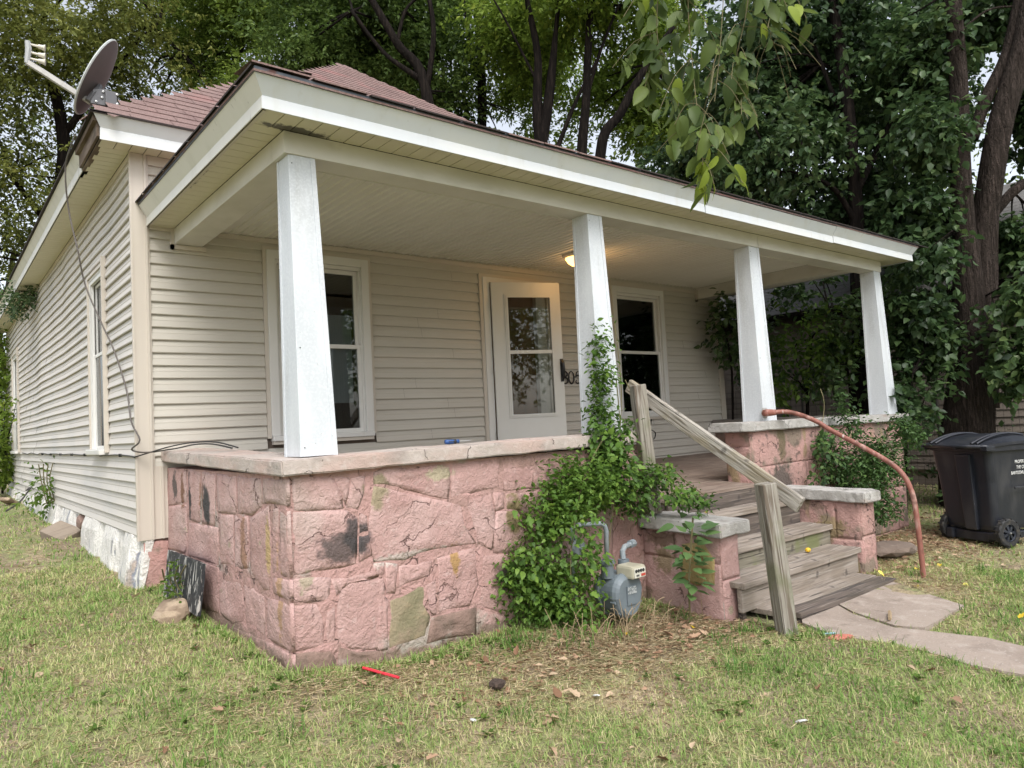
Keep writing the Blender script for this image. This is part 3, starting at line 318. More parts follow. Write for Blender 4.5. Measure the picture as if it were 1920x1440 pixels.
def np_mesh(name, V, Fq, tint, mat, parent=None, smooth=False):
    """V (n,3), Fq (m,k) faces with k verts each, tint per vertex"""
    me = bpy.data.meshes.new(name); n, m, k = len(V), len(Fq), Fq.shape[1]
    me.vertices.add(n); me.vertices.foreach_set('co', V.astype(np.float32).ravel())
    me.loops.add(m*k); me.loops.foreach_set('vertex_index', Fq.astype(np.int32).ravel())
    me.polygons.add(m); me.polygons.foreach_set('loop_start', np.arange(0, m*k, k, dtype=np.int32))
    try: me.polygons.foreach_set('loop_total', np.full(m, k, dtype=np.int32))
    except Exception: pass
    if tint is not None:
        a = me.attributes.new('tint', 'FLOAT', 'POINT'); a.data.foreach_set('value', tint.astype(np.float32))
    me.update(calc_edges=True); me.materials.append(mat)
    o = link(name, me, None, parent, smooth=smooth); return o

# ---------------- ground height ----------------
GP = [(0,0,-.40),(0,2.5,-.27),(0,7.3,-.2),(0,11,-.15),(-3,3,-.38),(-3,8,-.26),(.2,-2.42,-.50),(.2,-1.1,-.45),(.73,-2.42,-.57),(1.4,-2.42,-.585),(2.3,-2.45,-.65),(3,-3.1,-.715),(3.03,-3.56,-.715),(5,-3.6,-.71),(6.9,-3.6,-.75),(8,-1,-.70),(10,-2,-.62),(1,-4.5,-.73),(-1.3,-6,-.80),(4,-5,-.76),(-2,-3,-.64),(-4,0,-.55),(12,5,-.5),(8,8,-.35),(20,-5,-.6),(-12,0,-.6),(0,25,-.05),(-15,20,-.1),(20,25,-.2),(-10,-15,-1),(15,-15,-.9),(1.2,-3.3,-.67),(4,-4.3,-.735),(7.8,-3,-.74)]
gpx = np.array(GP)
def _rbf():
    P = gpx[:, :2]; n = len(P); d = np.sqrt(((P[:,None]-P[None])**2).sum(-1)); A = np.zeros((n+3, n+3)); A[:n,:n] = d; A[:n,n] = 1; A[:n,n+1:] = P; A[n:,:n] = A[:n,n:].T
    return np.linalg.solve(A, np.r_[gpx[:,2], 0,0,0])
RW = _rbf()
def gz(x, y):
    x = np.asarray(x, float); y = np.asarray(y, float); sh = x.shape; q = np.c_[x.ravel(), y.ravel()]
    d = np.sqrt(((q[:,None]-gpx[None,:,:2])**2).sum(-1)); n = len(gpx)
    r = d@RW[:n]+RW[n]+q@RW[n+1:]
    far = np.clip((np.hypot(q[:,0]-2, q[:,1])-20)/20, 0, 1); r = r*(1-far)+(-.6)*far
    return r.reshape(sh)
def g1(x, y): return float(gz(np.array([x]), np.array([y]))[0])
def axis_pts(segs):
    out = []
    for a, b, n in segs: out += list(np.linspace(a, b, n, endpoint=False))
    return np.array(out+[segs[-1][1]])
gx_ = axis_pts([(-260,-40,8),(-40,-6,18),(-6,9,110),(9,40,30),(40,260,8)]); gy_ = axis_pts([(-260,-40,8),(-40,-8,14),(-8,2,80),(2,14,50),(14,50,20),(50,260,8)])
XX, YY = np.meshgrid(gx_, gy_, indexing='ij'); ZZ = gz(XX, YY)
near = np.exp(-(np.hypot(XX-1, YY+2)/9)**2)
ZZ = ZZ+near*.012*(np.sin(XX*3.1+YY*1.7)+np.sin(XX*1.3-YY*4.1)+.7*np.sin(XX*7.1+1)*np.sin(YY*6.3))
nX, nY = XX.shape; idx = np.arange(nX*nY).reshape(nX, nY)
Fg = np.stack([idx[:-1,:-1], idx[1:,:-1], idx[1:,1:], idx[:-1,1:]], -1).reshape(-1, 4)
go_ = np_mesh('lawn_ground', np.c_[XX.ravel(), YY.ravel(), ZZ.ravel()], Fg, None, ground, smooth=True); tag(go_, kind='structure')
def gzr(x, y):
    x = np.asarray(x, float); y = np.asarray(y, float)
    nr = np.exp(-(np.hypot(x-1, y+2)/9)**2)
    return gz(x, y)+nr*.012*(np.sin(x*3.1+y*1.7)+np.sin(x*1.3-y*4.1)+.7*np.sin(x*7.1+1)*np.sin(y*6.3))

# ---------------- house ----------------
HW, HL, TOP = 7.63, 11.0, 2.98       # width, length, wall top
house = empty('house', (0,0,-.4), 'single storey house with tan vinyl siding, red brown hip roof and a deep front porch', 'house')
def hbox(name, mat, *b, parent=None, bevel=0, smooth=False): return MB().box(*b).build(name, mat, parent or house, bevel=bevel, smooth=smooth)
# sheathing behind the siding, with real openings at the windows and the door
mb = MB()
def wall_x(mb, y0, y1, x0, x1, z0, z1, holes):   # wall along x with holes (x0,x1,z0,z1)
    xs = sorted({x0, x1, *[h[0] for h in holes], *[h[1] for h in holes]})
    for a, b in zip(xs[:-1], xs[1:]):
        hs_ = [h for h in holes if h[0] <= a and h[1] >= b]
        if not hs_: mb.box(a, y0, z0, b, y1, z1)
        else:
            mb.box(a, y0, z0, b, y1, hs_[0][2]); mb.box(a, y0, hs_[0][3], b, y1, z1)
W1 = (1.08, 1.96, .72, 2.25); W2 = (5.42, 6.28, .74, 2.29); DR = (3.47, 4.33, .16, 2.24)
wall_x(mb, .012, .12, .02, HW-.02, -.02, TOP, [W1, W2, DR])
mb.build('wall_sheathing', roomd, house)
mb = MB()
SW = [(1.13, 1.76, .68, 2.26), (8.85, 9.65, .70, 2.32)]
ys = [.12, SW[0][0], SW[0][1], SW[1][0], SW[1][1], HL]
for i in range(5):
    a, b = ys[i], ys[i+1]
    if i in (1, 3): h = SW[i//2]; mb.box(.03, a, -.02, .12, b, h[2]); mb.box(.03, a, h[3], .12, b, TOP)
    else: mb.box(.03, a, -.02, .12, b, TOP)
mb.box(HW-.12, .12, -.02, HW-.012, HL, TOP); mb.box(.12, HL-.1, -.02, HW-.12, HL, TOP)
mb.build('side_wall_sheathing', roomd, house)
# rooms seen through the panes
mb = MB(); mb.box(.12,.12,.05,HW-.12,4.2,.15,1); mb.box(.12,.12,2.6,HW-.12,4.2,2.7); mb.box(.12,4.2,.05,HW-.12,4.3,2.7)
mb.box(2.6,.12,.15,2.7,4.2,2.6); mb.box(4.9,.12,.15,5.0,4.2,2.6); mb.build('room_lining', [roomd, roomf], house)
# siding courses
def clap_x(z, h, x0, x1, holes, ybase=0):
    """one horizontal vinyl course along the front wall, interrupted by openings"""
    segs = [(x0, x1)]
    for a, b, c, d in holes:
        if c < z+h*.5 < d:
            n = []
            for s in segs:
                if b <= s[0] or a >= s[1]: n.append(s)
                else:
                    if a > s[0]: n.append((s[0], a))
                    if b < s[1]: n.append((b, s[1]))
            segs = n
    ns = []
    for a, b in segs:
        if b-a > 1.0 and random.random() < .3: q = a+(b-a)*random.uniform(.25,.75); ns += [(a, q, 0), (q, b, .0025)]
        else: ns.append((a, b, 0))
    for a, b, yo in ns:
        m = MB()
        prof = [(.004, z+h), (-.0095, z+h*.54), (-.0090, z+h*.47), (-.0175, z+.002), (-.014, z-.005), (.004, z-.004)]
        nseg = max(1, int((b-a)/.6)); n = len(prof); vs = []
        for i in range(nseg+1):
            x = a+(b-a)*i/nseg
            for py, pz in prof: vs.append((x, ybase-yo+py+.0025*mnoise.noise(Vector((x*1.4, z*3, 1))), pz+.0015*mnoise.noise(Vector((x*1.1, z*7, 4)))))
        fs = [(i*n+k, (i+1)*n+k, (i+1)*n+k+1, i*n+k+1) for i in range(nseg) for k in range(n-1)]
        m.add(vs, fs); m.build('siding_board', vinyl, house)
CH = .1016
WT1 = (1.0, 2.04, .60, 2.352); WT2 = (5.35, 6.40, .655, 2.385); DT = (3.325, 4.44, .1, 2.335)
zc = .0914-CH*0
# courses below the porch line show only through the rail; the whole front wall is clad
for k in range(0, 29):
    z = .0914+CH*k; h = CH if z+CH < TOP else TOP-z
    clap_x(z, h, .105, HW-.09, [WT1, WT2, DT])
clap_x(.0, .0914, .105, HW-.09, [DT])
def clap_y(z, h, y0, y1, holes):
    segs = [(y0, y1)]
    for a, b, c, d in holes:
        if c < z+h*.5 < d:
            n = []
            for s in segs:
                if b <= s[0] or a >= s[1]: n.append(s)
                else:
                    if a > s[0]: n.append((s[0], a))
                    if b < s[1]: n.append((b, s[1]))
            segs = n
    ns = []
    for a, b in segs:
        while b-a > 3.6 and True: q = a+random.uniform(2.2,3.4); ns.append((a, q, 0)); a = q
        ns.append((a, b, .0025))
    for a, b, yo in ns:
        m = MB()
        prof = [(.006, z+h), (-.0045, z+h*.52), (-.002, z+h*.48), (-.017, z+.001), (-.014, z-.005), (.004, z-.003)]
        nseg = max(2, int((b-a)/.3)); n = len(prof); vs = []
        for i in range(nseg+1):
            y = a+(b-a)*i/nseg; ed = min(1, (y-y0)/1.0, (y1-y)/.8)
            wob = (.015*mnoise.noise(Vector((y*.62, z*.5, 2)))+.008*mnoise.noise(Vector((y*1.5, z*.9, 7))))*max(0, ed)*min(1, z/1.2)
            dz = (.009*mnoise.noise(Vector((y*.7, z*.25, 9))))*max(0, ed)*min(1, max(0, (z-.5))/.8)
            for px, pz in prof: vs.append((px+wob-.006-yo, y, pz+dz))
        fs = [((i+1)*n+k, i*n+k, i*n+k+1, (i+1)*n+k+1) for i in range(nseg) for k in range(n-1)]
        m.add(vs, fs); m.build('siding_board', vinyl_s, house)
SWT = [(1.065, 1.84, .61, 2.335), (8.75, 9.77, .63, 2.385)]
zz = [CH*k for k in range(6)]+[.6096+.0991*k for k in range(25)]
for i, z in enumerate(zz):
    h = (zz[i+1]-z) if i+1 < len(zz) else .0991
    if z >= TOP-.02: break
    h = min(h, TOP-z)
    clap_y(z, h, .015, HL, SWT)
# corner posts and trim
mb = MB(); mb.box(-.024,-.024,-.04,.085,0,TOP); mb.box(-.024,0,-.04,0,.02,TOP); mb.box(.074,-.034,-.04,.092,-.024,TOP); mb.box(-.028,-.030,-.04,-.012,-.024,TOP); mb.box(.085,-.02,-.04,.108,.0,TOP)
mb.build('corner_post', trimtan, house)
mb = MB(); mb.box(HW-.085,-.024,-.04,HW+.02,.0,TOP); mb.box(HW,.0,-.04,HW+.02,.09,TOP); mb.build('corner_post', trimtan, house)
hbox('corner_post', trimtan, -.03, HL-.02, -.04, .03, HL+.04, TOP)
hbox('skirt_trim', trimtan, .108, -.020, -.04, .205, -.002, .52)
hbox('skirt_trim', trimtan, .150, -.032, -.04, .166, -.020, .52)
# right hand wall of the house
mb = MB()
for k in range(29):
    z = CH*k; mb.add([(HW+.012,.09,z),(HW+.012,HL,z),(HW,HL,z+CH),(HW,.09,z+CH),(HW,.09,z),(HW,HL,z)], [(0,1,2,3),(4,5,1,0)])
tag(mb.build('far_side_siding', vinyl_s, house), kind=None)
mb = MB(); mb.box(.105,-.022,2.905,HW-.085,-.0,TOP); mb.build('frieze_trim', trimtan, house)
mb = MB(); mb.box(-.022,.02,2.935,0,HL,TOP); mb.build('frieze_trim', trimtan, house)
mb = MB(); mb.box(.108,-.035,2.385,.30,-.002,2.415); mb.box(.50,-.032,2.385,7.13,-.002,2.425); mb.build('ceiling_trim', trimtan, house)
mb = MB(); mb.box(.262,-.045,2.245,.286,-.002,2.415); mb.box(.262,-.045,2.245,.53,-.002,2.28); mb.build('beam_pocket_trim', trimtan, house)
mb = MB(); mb.box(7.105,-.045,2.27,7.13,-.002,2.43); mb.box(7.105,-.045,2.27,7.34,-.002,2.30); mb.build('beam_pocket_trim', trimtan, house)

def window_front(x0, x1, z0, z1, rail, sill, lbl):
    """x0..x1,z0..z1 outer edge of white casing"""
    f = MB(); t = .075
    f.box(x0,-.045,z0,x0+t,.03,z1); f.box(x1-t,-.045,z0,x1,.03,z1); f.box(x0+t,-.045,z1-t,x1-t,.03,z1)
    f.box(x0+t,-.02,z1-t-.035,x1-t,.035,z1-t); f.box(x0+t,-.02,z0,x0+t+.02,.035,z1-t-.035); f.box(x1-t-.02,-.02,z0,x1-t,.035,z1-t-.035)
    wnd = f.build('window', white, house, bevel=.004); wnd['label'] = lbl
    MB().box(x0-.03,-.03,z0-.02,x0-.001,.0,z1+.03).box(x1+.001,-.03,z0-.02,x1+.03,.0,z1+.03).box(x0-.001,-.03,z1+.001,x1+.001,.0,z1+.03).build('casing_channel', trimtan, wnd)
    MB().box(x0+.005,-.065,z0-.045,x1-.005,.03,z0-.001).build('sill', white, wnd, bevel=.005)
    MB().box(x0+.01,-.05,z0-.075,x1-.01,.0,z0-.046).build('sill_apron', trimtan, wnd)
    a, b = x0+t+.02, x1-t-.02; s = .035
    def sash(zb, zt, y, nm):
        m = MB(); m.box(a,y,zb,a+s,y+.03,zt); m.box(b-s,y,zb,b,y+.03,zt); m.box(a+s,y,zb,b-s,y+.03,zb+s); m.box(a+s,y,zt-s,b-s,y+.03,zt)
        m.build(nm, white, wnd, bevel=.003)
        MB().box(a+s-.005,y+.012,zb+s-.005,b-s+.005,y+.016,zt-s+.005).build('pane', gm, wnd)
    sash(rail-.018, z1-t-.036, .022, 'upper_sash'); sash(z0+.001, rail+.018, -.012, 'lower_sash')
    return wnd
w1 = window_front(1.032, 2.008, .705, 2.328, 1.497, .66, 'white double hung window at the left of the door, grey curtainless room behind')
MB().box(1.60,.055,.98,1.855,.06,1.80).build('pane_reflection_panel', M('painted pane reflection', (.50,.56,.64), .8, [((.40,.46,.54), (60,60,1), .45,.6,.6)]), w1)  # pale panel stands in for the bright reflection on the right of the pane
w2 = window_front(5.38, 6.37, .745, 2.362, 1.53, .70, 'white double hung window at the right end of the porch wall')
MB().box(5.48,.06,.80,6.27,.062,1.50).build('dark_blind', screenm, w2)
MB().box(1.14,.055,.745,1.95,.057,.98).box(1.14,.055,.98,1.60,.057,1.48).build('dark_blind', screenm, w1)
def window_side(y0, y1, z0, z1, rail):
    f = MB(); t = .06
    # deep white return on the far side, as the vinyl stands proud of the window
    f.box(-.035,y0,z0,.05,y0+.02,z1); f.box(-.035,y1-.02,z0,.05,y1,z1); f.box(-.035,y0+.02,z1-.02,.05,y1-.02,z1)
    f.box(-.03,y0+.02,z0,.0,y0+t,z1-.02); f.box(-.03,y1-t,z0,.0,y1-.02,z1-.02); f.box(-.03,y0+t,z1-t,.0,y1-t,z1-.02)
    wnd = f.build('window', white, house, bevel=.003)
    MB().box(-.05,y0-.03,z0-.03,-.01,y0-.001,z1+.09).box(-.05,y1+.001,z0-.03,-.01,y1+.03,z1+.03).box(-.05,y0,z1+.001,-.01,y1,z1+.03).build('casing_channel', trimtan, wnd)
    MB().box(-.09,y0+.001,z0-.05,.04,y1-.001,z0-.001).build('sill', white, wnd, bevel=.008)
    a, b = y0+t, y1-t; s = .03
    for zb, zt, x in ((rail-.015, z1-t, .012), (z0+.001, rail+.015, -.006)):
        m = MB(); m.box(x,a,zb,x+.02,a+s,zt); m.box(x,b-s,zb,x+.02,b,zt); m.box(x,a+s,zb,x+.02,b-s,zb+s); m.box(x,a+s,zt-s,x+.02,b-s,zt)
        m.build('sash', white, wnd); MB().box(x+.008,a+s,zb+s,x+.011,b-s,zt-s).build('pane', gm, wnd)
    m = MB()
    for q in range(9): yy = a+.02+(b-a-.04)*q/8; m.box(.055, yy-.02, rail, .06+.012*(q % 2), yy+.02, z1-t)
    m.build('curtain', M('white curtain', (.55,.55,.54), .8), wnd)
    return wnd
window_side(1.10, 1.80, .665, 2.30, 1.55)['label'] = 'narrow looking side window nearest the front corner'
window_side(8.80, 9.72, .665, 2.35, 1.55)['label'] = 'side window near the far corner'

# door: frame, open storm door with glass insert, brown door behind
d = MB(); d.box(3.37,-.04,.16,3.455,.05,2.295); d.box(4.335,-.04,.16,4.42,.05,2.295); d.box(3.455,-.04,2.24,4.335,.05,2.295); d.box(3.455,.0,.16,3.475,.11,2.24); d.box(4.315,.0,.16,4.335,.11,2.24); d.box(3.475,.0,2.215,4.315,.11,2.24)
df = d.build('door_frame', white, house, bevel=.004)
MB().box(3.328,-.03,.16,3.369,.0,2.33).box(4.421,-.03,.16,4.45,.0,2.33).box(3.369,-.03,2.296,4.421,.0,2.33).build('frame_channel', trimtan, df)
MB().box(3.42,-.03,.125,4.37,.10,.162).build('threshold', metalg, df)
idr = MB().box(3.48,.075,.17,4.16,.11,2.21).build('inner_door', inner, house)
MB().box(4.16,.02,.17,4.225,.10,2.21).box(4.235,.03,.17,4.31,.10,2.21).build('inner_jamb', white, idr)
th = -math.atan2(.28, .75); Rm = Matrix.Translation((3.462,-.045,0)) @ Matrix.Rotation(th, 4, 'Z')
LW = .79; zb, zt = .19, 2.235; gx0, gx1, gz0, gz1 = .175, .665, .80, 2.07
d = MB(); d.box(0,-.03,zb,gx0-.035,0,zt,0,Rm); d.box(gx1+.035,-.03,zb,LW,0,zt,0,Rm); d.box(gx0-.035,-.03,zb,gx1+.035,0,gz0-.035,0,Rm); d.box(gx0-.035,-.03,gz1+.035,gx1+.035,0,zt,0,Rm)
dl = d.build('storm_door', doorm, house); dl['label'] = 'white storm door standing slightly open'
d = MB(); t = .035
for e, y in ((.035, -.042), (.018, -.048)):
    d.box(gx0-e,y,gz0-e,gx0-e+t*.55,-.03,gz1+e,0,Rm); d.box(gx1+e-t*.55,y,gz0-e,gx1+e,-.03,gz1+e,0,Rm); d.box(gx0-e+t*.55,y,gz0-e,gx1+e-t*.55,-.03,gz0-e+t*.55,0,Rm); d.box(gx0-e+t*.55,y,gz1+e-t*.55,gx1+e-t*.55,-.03,gz1+e,0,Rm)
d.build('glass_moulding', doorm, dl)
MB().box(gx0,-.040,1.455,gx1,-.012,1.492,0,Rm).build('middle_bar', doorm, dl)
MB().box(gx0,-.020,gz0,gx1,-.016,1.455,0,Rm).build('lower_pane', gm, dl); MB().box(gx0,-.020,1.492,gx1,-.016,gz1,0,Rm).build('upper_pane', gm, dl)
for z in (.55, 1.25, 1.95): MB().tube([Rm @ Vector((.0,-.035,z)), Rm @ Vector((.0,-.035,z+.09))], .008).build('hinge', white, dl)
hp = [(.77,-.05,1.16),(.775,-.075,1.20),(.775,-.085,1.27),(.77,-.075,1.34),(.765,-.05,1.37)]
MB().tube([Rm @ Vector(p) for p in hp], [.012,.013,.013,.016,.018], 8).box(.752,-.045,1.14,.785,-.029,1.39,0,Rm).build('handle', handm, dl, smooth=False)

# house numbers as raised curled strokes
def stroke(name, pts, c, s, parent, w=.0085):
    P = []
    for i in range(len(pts)-1):
        for q in range(4):
            t = q/4; p0 = pts[max(i-1,0)]; p1 = pts[i]; p2 = pts[i+1]; p3 = pts[min(i+2,len(pts)-1)]
            P.append(tuple(.5*((2*p1[k])+(-p0[k]+p2[k])*t+(2*p0[k]-5*p1[k]+4*p2[k]-p3[k])*t*t+(-p0[k]+3*p1[k]-3*p2[k]+p3[k])*t**3) for k in (0,1)))
    P.append(pts[-1]); n = len(P)
    MB().tube([(c[0]+x*s, -.026, c[1]+z*s) for x, z in P], [w*(.55+.6*math.sin(PI*min(max(i/(n-1),.08),.92))) for i in range(n)], 6).build(name, numm, parent)
nums = empty('house_number', (4.6,-.02,1.21), 'black curled house number 305 on the siding between door and second column', 'house number')
three = [(-.28,.62),(-.30,.80),(-.05,.95),(.25,.80),(.25,.55),(-.02,.40),(.28,.25),(.30,-.05),(.0,-.22),(-.28,-.1),(-.2,.08)]
zero = [(0,.95),(-.28,.7),(-.30,.1),(0,-.22),(.30,.1),(.28,.7),(0,.95)]
five = [(.30,.95),(-.08,.88),(-.2,.5),(.05,.58),(.30,.35),(.28,-.02),(.0,-.2),(-.28,-.08),(-.18,.1)]
for pts, x in ((three, 4.515), (zero, 4.615), (five, 4.72)): stroke('digit', pts, (x, 1.165), .125, nums)
for x in (4.615, 4.72): MB().box(x-.045,-.022,1.21,x-.02,-.012,1.222).build('digit_spur', numm, nums)

# ---------------- porch roof ----------------
YB0, YB1, ZB, ZS = -2.335, -2.15, 2.284, 2.412
mb = MB(); mb.box(.287,YB0,ZB,7.595,YB1,ZS-.002); mb.build('porch_beam', beamm, house, bevel=.004)
MB().box(.287,YB1+.001,ZB,.50,-.002,ZS-.002).build('porch_beam', beamm, house, bevel=.004)
MB().box(7.13,YB1+.001,ZB+.02,7.34,-.002,2.46).build('porch_beam', beamm, house, bevel=.004)
MB().box(.283,YB0-.004,ZB-.002,.330,YB0-.0005,ZS-.02).build('beam_joint_strip', beamm, house)
MB().box(4.98,YB0-.004,ZB-.001,5.0,YB0-.0005,ZS-.02).build('beam_joint_strip', beamm, house)
# drooping flange along the back of the beam
MB().box(.50,YB1-.001,ZB-.004,7.13,YB1+.012,ZB+.03).build('ceiling_angle', beamm, house)
# ceiling boards run front to back
x = .50; i = 0
while x < 7.12:
    x1 = min(x+.0737, 7.128)
    z0 = 2.428+.045*min(1,(x-.5)/6.6)+.0015*math.sin(i*1.9)
    MB().add([(x+.001,YB1+.012,z0+.006),(x+.012,YB1+.012,z0),(x1-.006,YB1+.012,z0+.001),(x1+.001,YB1+.012,z0-.011),(x+.001,-.003,z0+.006),(x+.012,-.003,z0),(x1-.006,-.003,z0+.001),(x1+.001,-.003,z0-.011)], [(0,1,5,4),(1,2,6,5),(2,3,7,6)]).build('ceiling_board', ceilm, house)
    # raised bead in the middle
    x += .0737; i += 1
MB().box(.45,YB1+.0,2.50,7.2,-.003,2.51).build('ceiling_backing', ceilm, house)
# soffit boards round the overhang
EX0, EX1, EY = .09, 7.93, -2.552
x = EX0+.02
while x < EX1-.03:
    x1 = min(x+.1075, EX1-.02); MB().box(x+.003,EY+.012,ZS,x1-.003,YB0-.001,ZS+.008+.003*random.random()).build('soffit_board', soffm, house); x += .1075
y = YB0+.001
while y < -.03:
    y1 = min(y+.107, -.02)
    MB().box(EX0+.015,y+.003,ZS,.286,y1-.002,ZS+.006+.002*random.random()).build('soffit_board', soffm, house)
    MB().box(7.35,y+.0015,ZS+.004,EX1-.012,y1-.0015,ZS+.01).build('soffit_board', soffm, house); y += .107
MB().box(EX0,EY+.006,ZS+.03,EX1,YB1,ZS+.04).box(EX0,YB1,ZS+.03,.49,-.02,ZS+.04).box(7.14,YB1,ZS+.05,EX1,-.02,ZS+.06).build('soffit_backing', black, house)
MB().box(EX0+.012,EY+.03,ZS-.005,EX0+.03,-.02,ZS-.0005).build('soffit_channel', trimtan, house)
# two-faced fascia: upright band and outward sloping crown with mitred corner
def fascia_run(name, a, b, nrm, z0, zm, z1, out, mat, ma=0, mb_=0, parent=None, th=.004):
    """a,b xy ends; nrm outward; ma/mb_ mitre length added per unit of outward travel at each end"""
    a = Vector((*a,0)); b = Vector((*b,0)); n = Vector((*nrm,0)); d = (b-a).normalized()
    def pt(e, o, z):
        base = a if e == 0 else b
        return base+n*o+d*(-ma*o if e == 0 else mb_*o)+Vector((0,0,z))
    prof = [(.0,z0),(.006,z0+.001),(.004,zm-.004),(.0,zm),(out,z1),(out-.004,z1+.004),(-.03,z1+.002)]
    v = [pt(0,o,z) for o,z in prof]+[pt(1,o,z) for o,z in prof]; n_ = len(prof)
    m = MB(); m.add(v, [(k,k+1,k+1+n_,k+n_) for k in range(n_-1)]+[tuple(range(n_-1,-1,-1)), tuple(range(n_,2*n_))]); return m.build(name, mat, parent or house)
zf0, zf1, zf2 = 2.403, 2.474, 2.562
def split(a, b, cuts): return list(zip([a]+cuts, cuts+[b]))
runs = split(EX0, EX1, [3.85, 6.02])
for i, (a, b) in enumerate(runs):
    o_ = fascia_run('fascia_board', (a+(.004 if i else 0), EY-.003*i), (b-(.004 if i < 2 else 0), EY-.003*i), (0,-1), zf0-.005*(i == 1), zf1-.005*(i == 1), zf2-.005*(i == 1), .055, fascia, 1 if i == 0 else 0, 1 if i == 2 else 0)
fascia_run('fascia_board', (EX0,-.02), (EX0,EY), (-1,0), zf0, zf1, zf2, .055, fasciad, -.3, 1)['label'] = 'streaked grimy fascia on the left edge of the porch roof'
fascia_run('fascia_board', (EX1,EY), (EX1,-.02), (1,0), zf0, zf1, zf2, .055, fascia, 1, 0)
# porch roof deck: low slope up to the wall under the main eave
e = .065
def deck(z): return z
pv = [(EX0-e,EY-e,2.575),(EX1+e,EY-e,2.575),(EX1+e,-.03,2.93),(EX0-e+.0,-.03,2.60),(1.0,-.03,2.93)]
m = MB(); m.add([(p[0],p[1],p[2]) for p in pv]+[(p[0],p[1],p[2]-.012) for p in pv], [(0,1,2,4,3),(9,8,6,5,7)[::-1] if False else (8,9,7,6,5),(0,5,6,1),(1,6,7,2),(2,7,9,4),(4,9,8,3),(3,8,5,0)])
rf2 = m.build('porch_roof', shing, house)
m = MB(); m.box(EX0-.060,EY-.062,2.563,EX1+.06,EY-.056,2.592); m.box(EX0-.062,EY-.056,2.563,EX0-.056,-.03,2.592); m.box(EX1+.056,EY-.056,2.563,EX1+.062,-.03,2.592); m.build('drip_edge', drip, rf2)
# shingle butts along the porch eave
x = EX0-e-.012; i = 0
while x < EX1+e:
    wdt = .30+.06*random.random(); z = 2.5925+.003*random.random()+.014*math.exp(-((x-0)/.6)**2)
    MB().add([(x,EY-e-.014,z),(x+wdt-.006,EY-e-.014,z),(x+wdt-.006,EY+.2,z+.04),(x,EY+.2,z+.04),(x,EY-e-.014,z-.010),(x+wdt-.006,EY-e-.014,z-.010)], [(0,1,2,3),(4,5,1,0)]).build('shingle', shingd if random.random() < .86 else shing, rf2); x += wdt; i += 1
y = EY-e-.01
while y < -.1:
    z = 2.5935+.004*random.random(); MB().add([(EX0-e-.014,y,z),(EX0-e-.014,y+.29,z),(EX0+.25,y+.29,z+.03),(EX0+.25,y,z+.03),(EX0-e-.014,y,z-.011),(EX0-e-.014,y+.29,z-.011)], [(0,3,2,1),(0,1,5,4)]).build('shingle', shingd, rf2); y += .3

# ---------------- main hip roof ----------------
MX0, MX1, MY0, MY1 = -.31, 7.94, -.25, HL+.3
SL = .787; ZE = 3.165
half = (MX1-MX0)/2; zr = ZE+SL*half; xc = (MX0+MX1)/2
A, B, Cc, D_ = (MX0,MY0,ZE), (MX1,MY0,ZE), (MX1,MY1,ZE), (MX0,MY1,ZE); R1, R2 = (xc,MY0+half,zr), (xc,MY1-half,zr)
roof = MB().add([A,B,Cc,D_,R1,R2], [(0,1,4),(1,2,5,4),(2,3,5),(3,0,4,5)]).build('roof', shing, house)
MB().add([(p[0],p[1],p[2]-.02) for p in (A,B,Cc,D_)], [(0,1,2,3)]).build('roof_underside', black, roof)
# shingle courses on the front slope: tab by tab, nearest ones as parts, the rest joined
ex = .135; tabs = []; sl_len = math.hypot(half, SL*half); un = Vector((0,1,SL)).normalized(); nn = Vector((0,-SL,1)).normalized()
nrow = int(sl_len/ex)
for r in range(nrow):
    s0 = r*ex; yy = MY0+un.y*s0; zq = ZE+un.z*s0; inset = (yy-MY0)
    xa, xb = MX0+inset+.02, MX1-inset-.02; x = xa-(.15 if r % 2 else 0)-.1*random.random()
    while x < xb:
        wd = .29+.05*random.random(); a = max(x, xa); b = min(x+wd-.006, xb)
        if b-a > .03:
            drop = .008*random.random()
            tabs.append((a, b, s0-drop, yy))
        x += wd
def tab_mesh(m, a, b, s0):
    p = lambda x, s, h: Vector((x, MY0+un.y*s, ZE+un.z*s))+nn*h
    m.add([p(a,s0,.010),p(b,s0,.010),p(b,s0+ex+.01,.003),p(a,s0+ex+.01,.003),p(a,s0,.001),p(b,s0,.001)], [(0,1,2,3),(4,5,1,0)])
def vis_key(t):   # distance from the path in front of the house; rows just above the porch eave count first
    return abs(t[0]-.4)*1.0+t[2]*1.6+(6 if t[2] < .0 else 0)
order = sorted(range(len(tabs)), key=lambda i: vis_key(tabs[i]))
for i in order[:290]:
    m = MB(); tab_mesh(m, *tabs[i][:3]); m.build('shingle', shing, roof)
m = MB()
for i in order[290:]: tab_mesh(m, *tabs[i][:3])
tag(m.build('shingle_field', shing, roof), kind='stuff')
def hip_caps(sgn, x0, n, parts=True):
    dirv = Vector((sgn,1,SL)).normalized(); st = Vector((x0+sgn*.05, MY0+.05, ZE+.03)); L_ = half*math.sqrt(2+SL*SL); side = Vector((1,-sgn,0)).normalized() if sgn > 0 else Vector((1,1,0)).normalized()
    step = L_/n
    for i in range(n):
        p = st+dirv*(i*step-.02); q = p+dirv*(step+.035); up = Vector((0,0,1)); h0, h1 = .016, .006
        dz = side*.14; dn = Vector((0,0,-.076))
        m = MB(); m.add([p-dz+dn+up*h0, p+up*h0, p+dz+dn+up*h0, q-dz+dn+up*h1, q+up*h1, q+dz+dn+up*h1, p-dz+dn+up*.008, p+up*.008, p+dz+dn+up*.008], [(0,1,4,3),(1,2,5,4),(6,7,1,0),(7,8,2,1)])
        m.build('hip_cap_shingle', shing, roof)
hip_caps(1, MX0, 42); hip_caps(-1, MX1, 42)
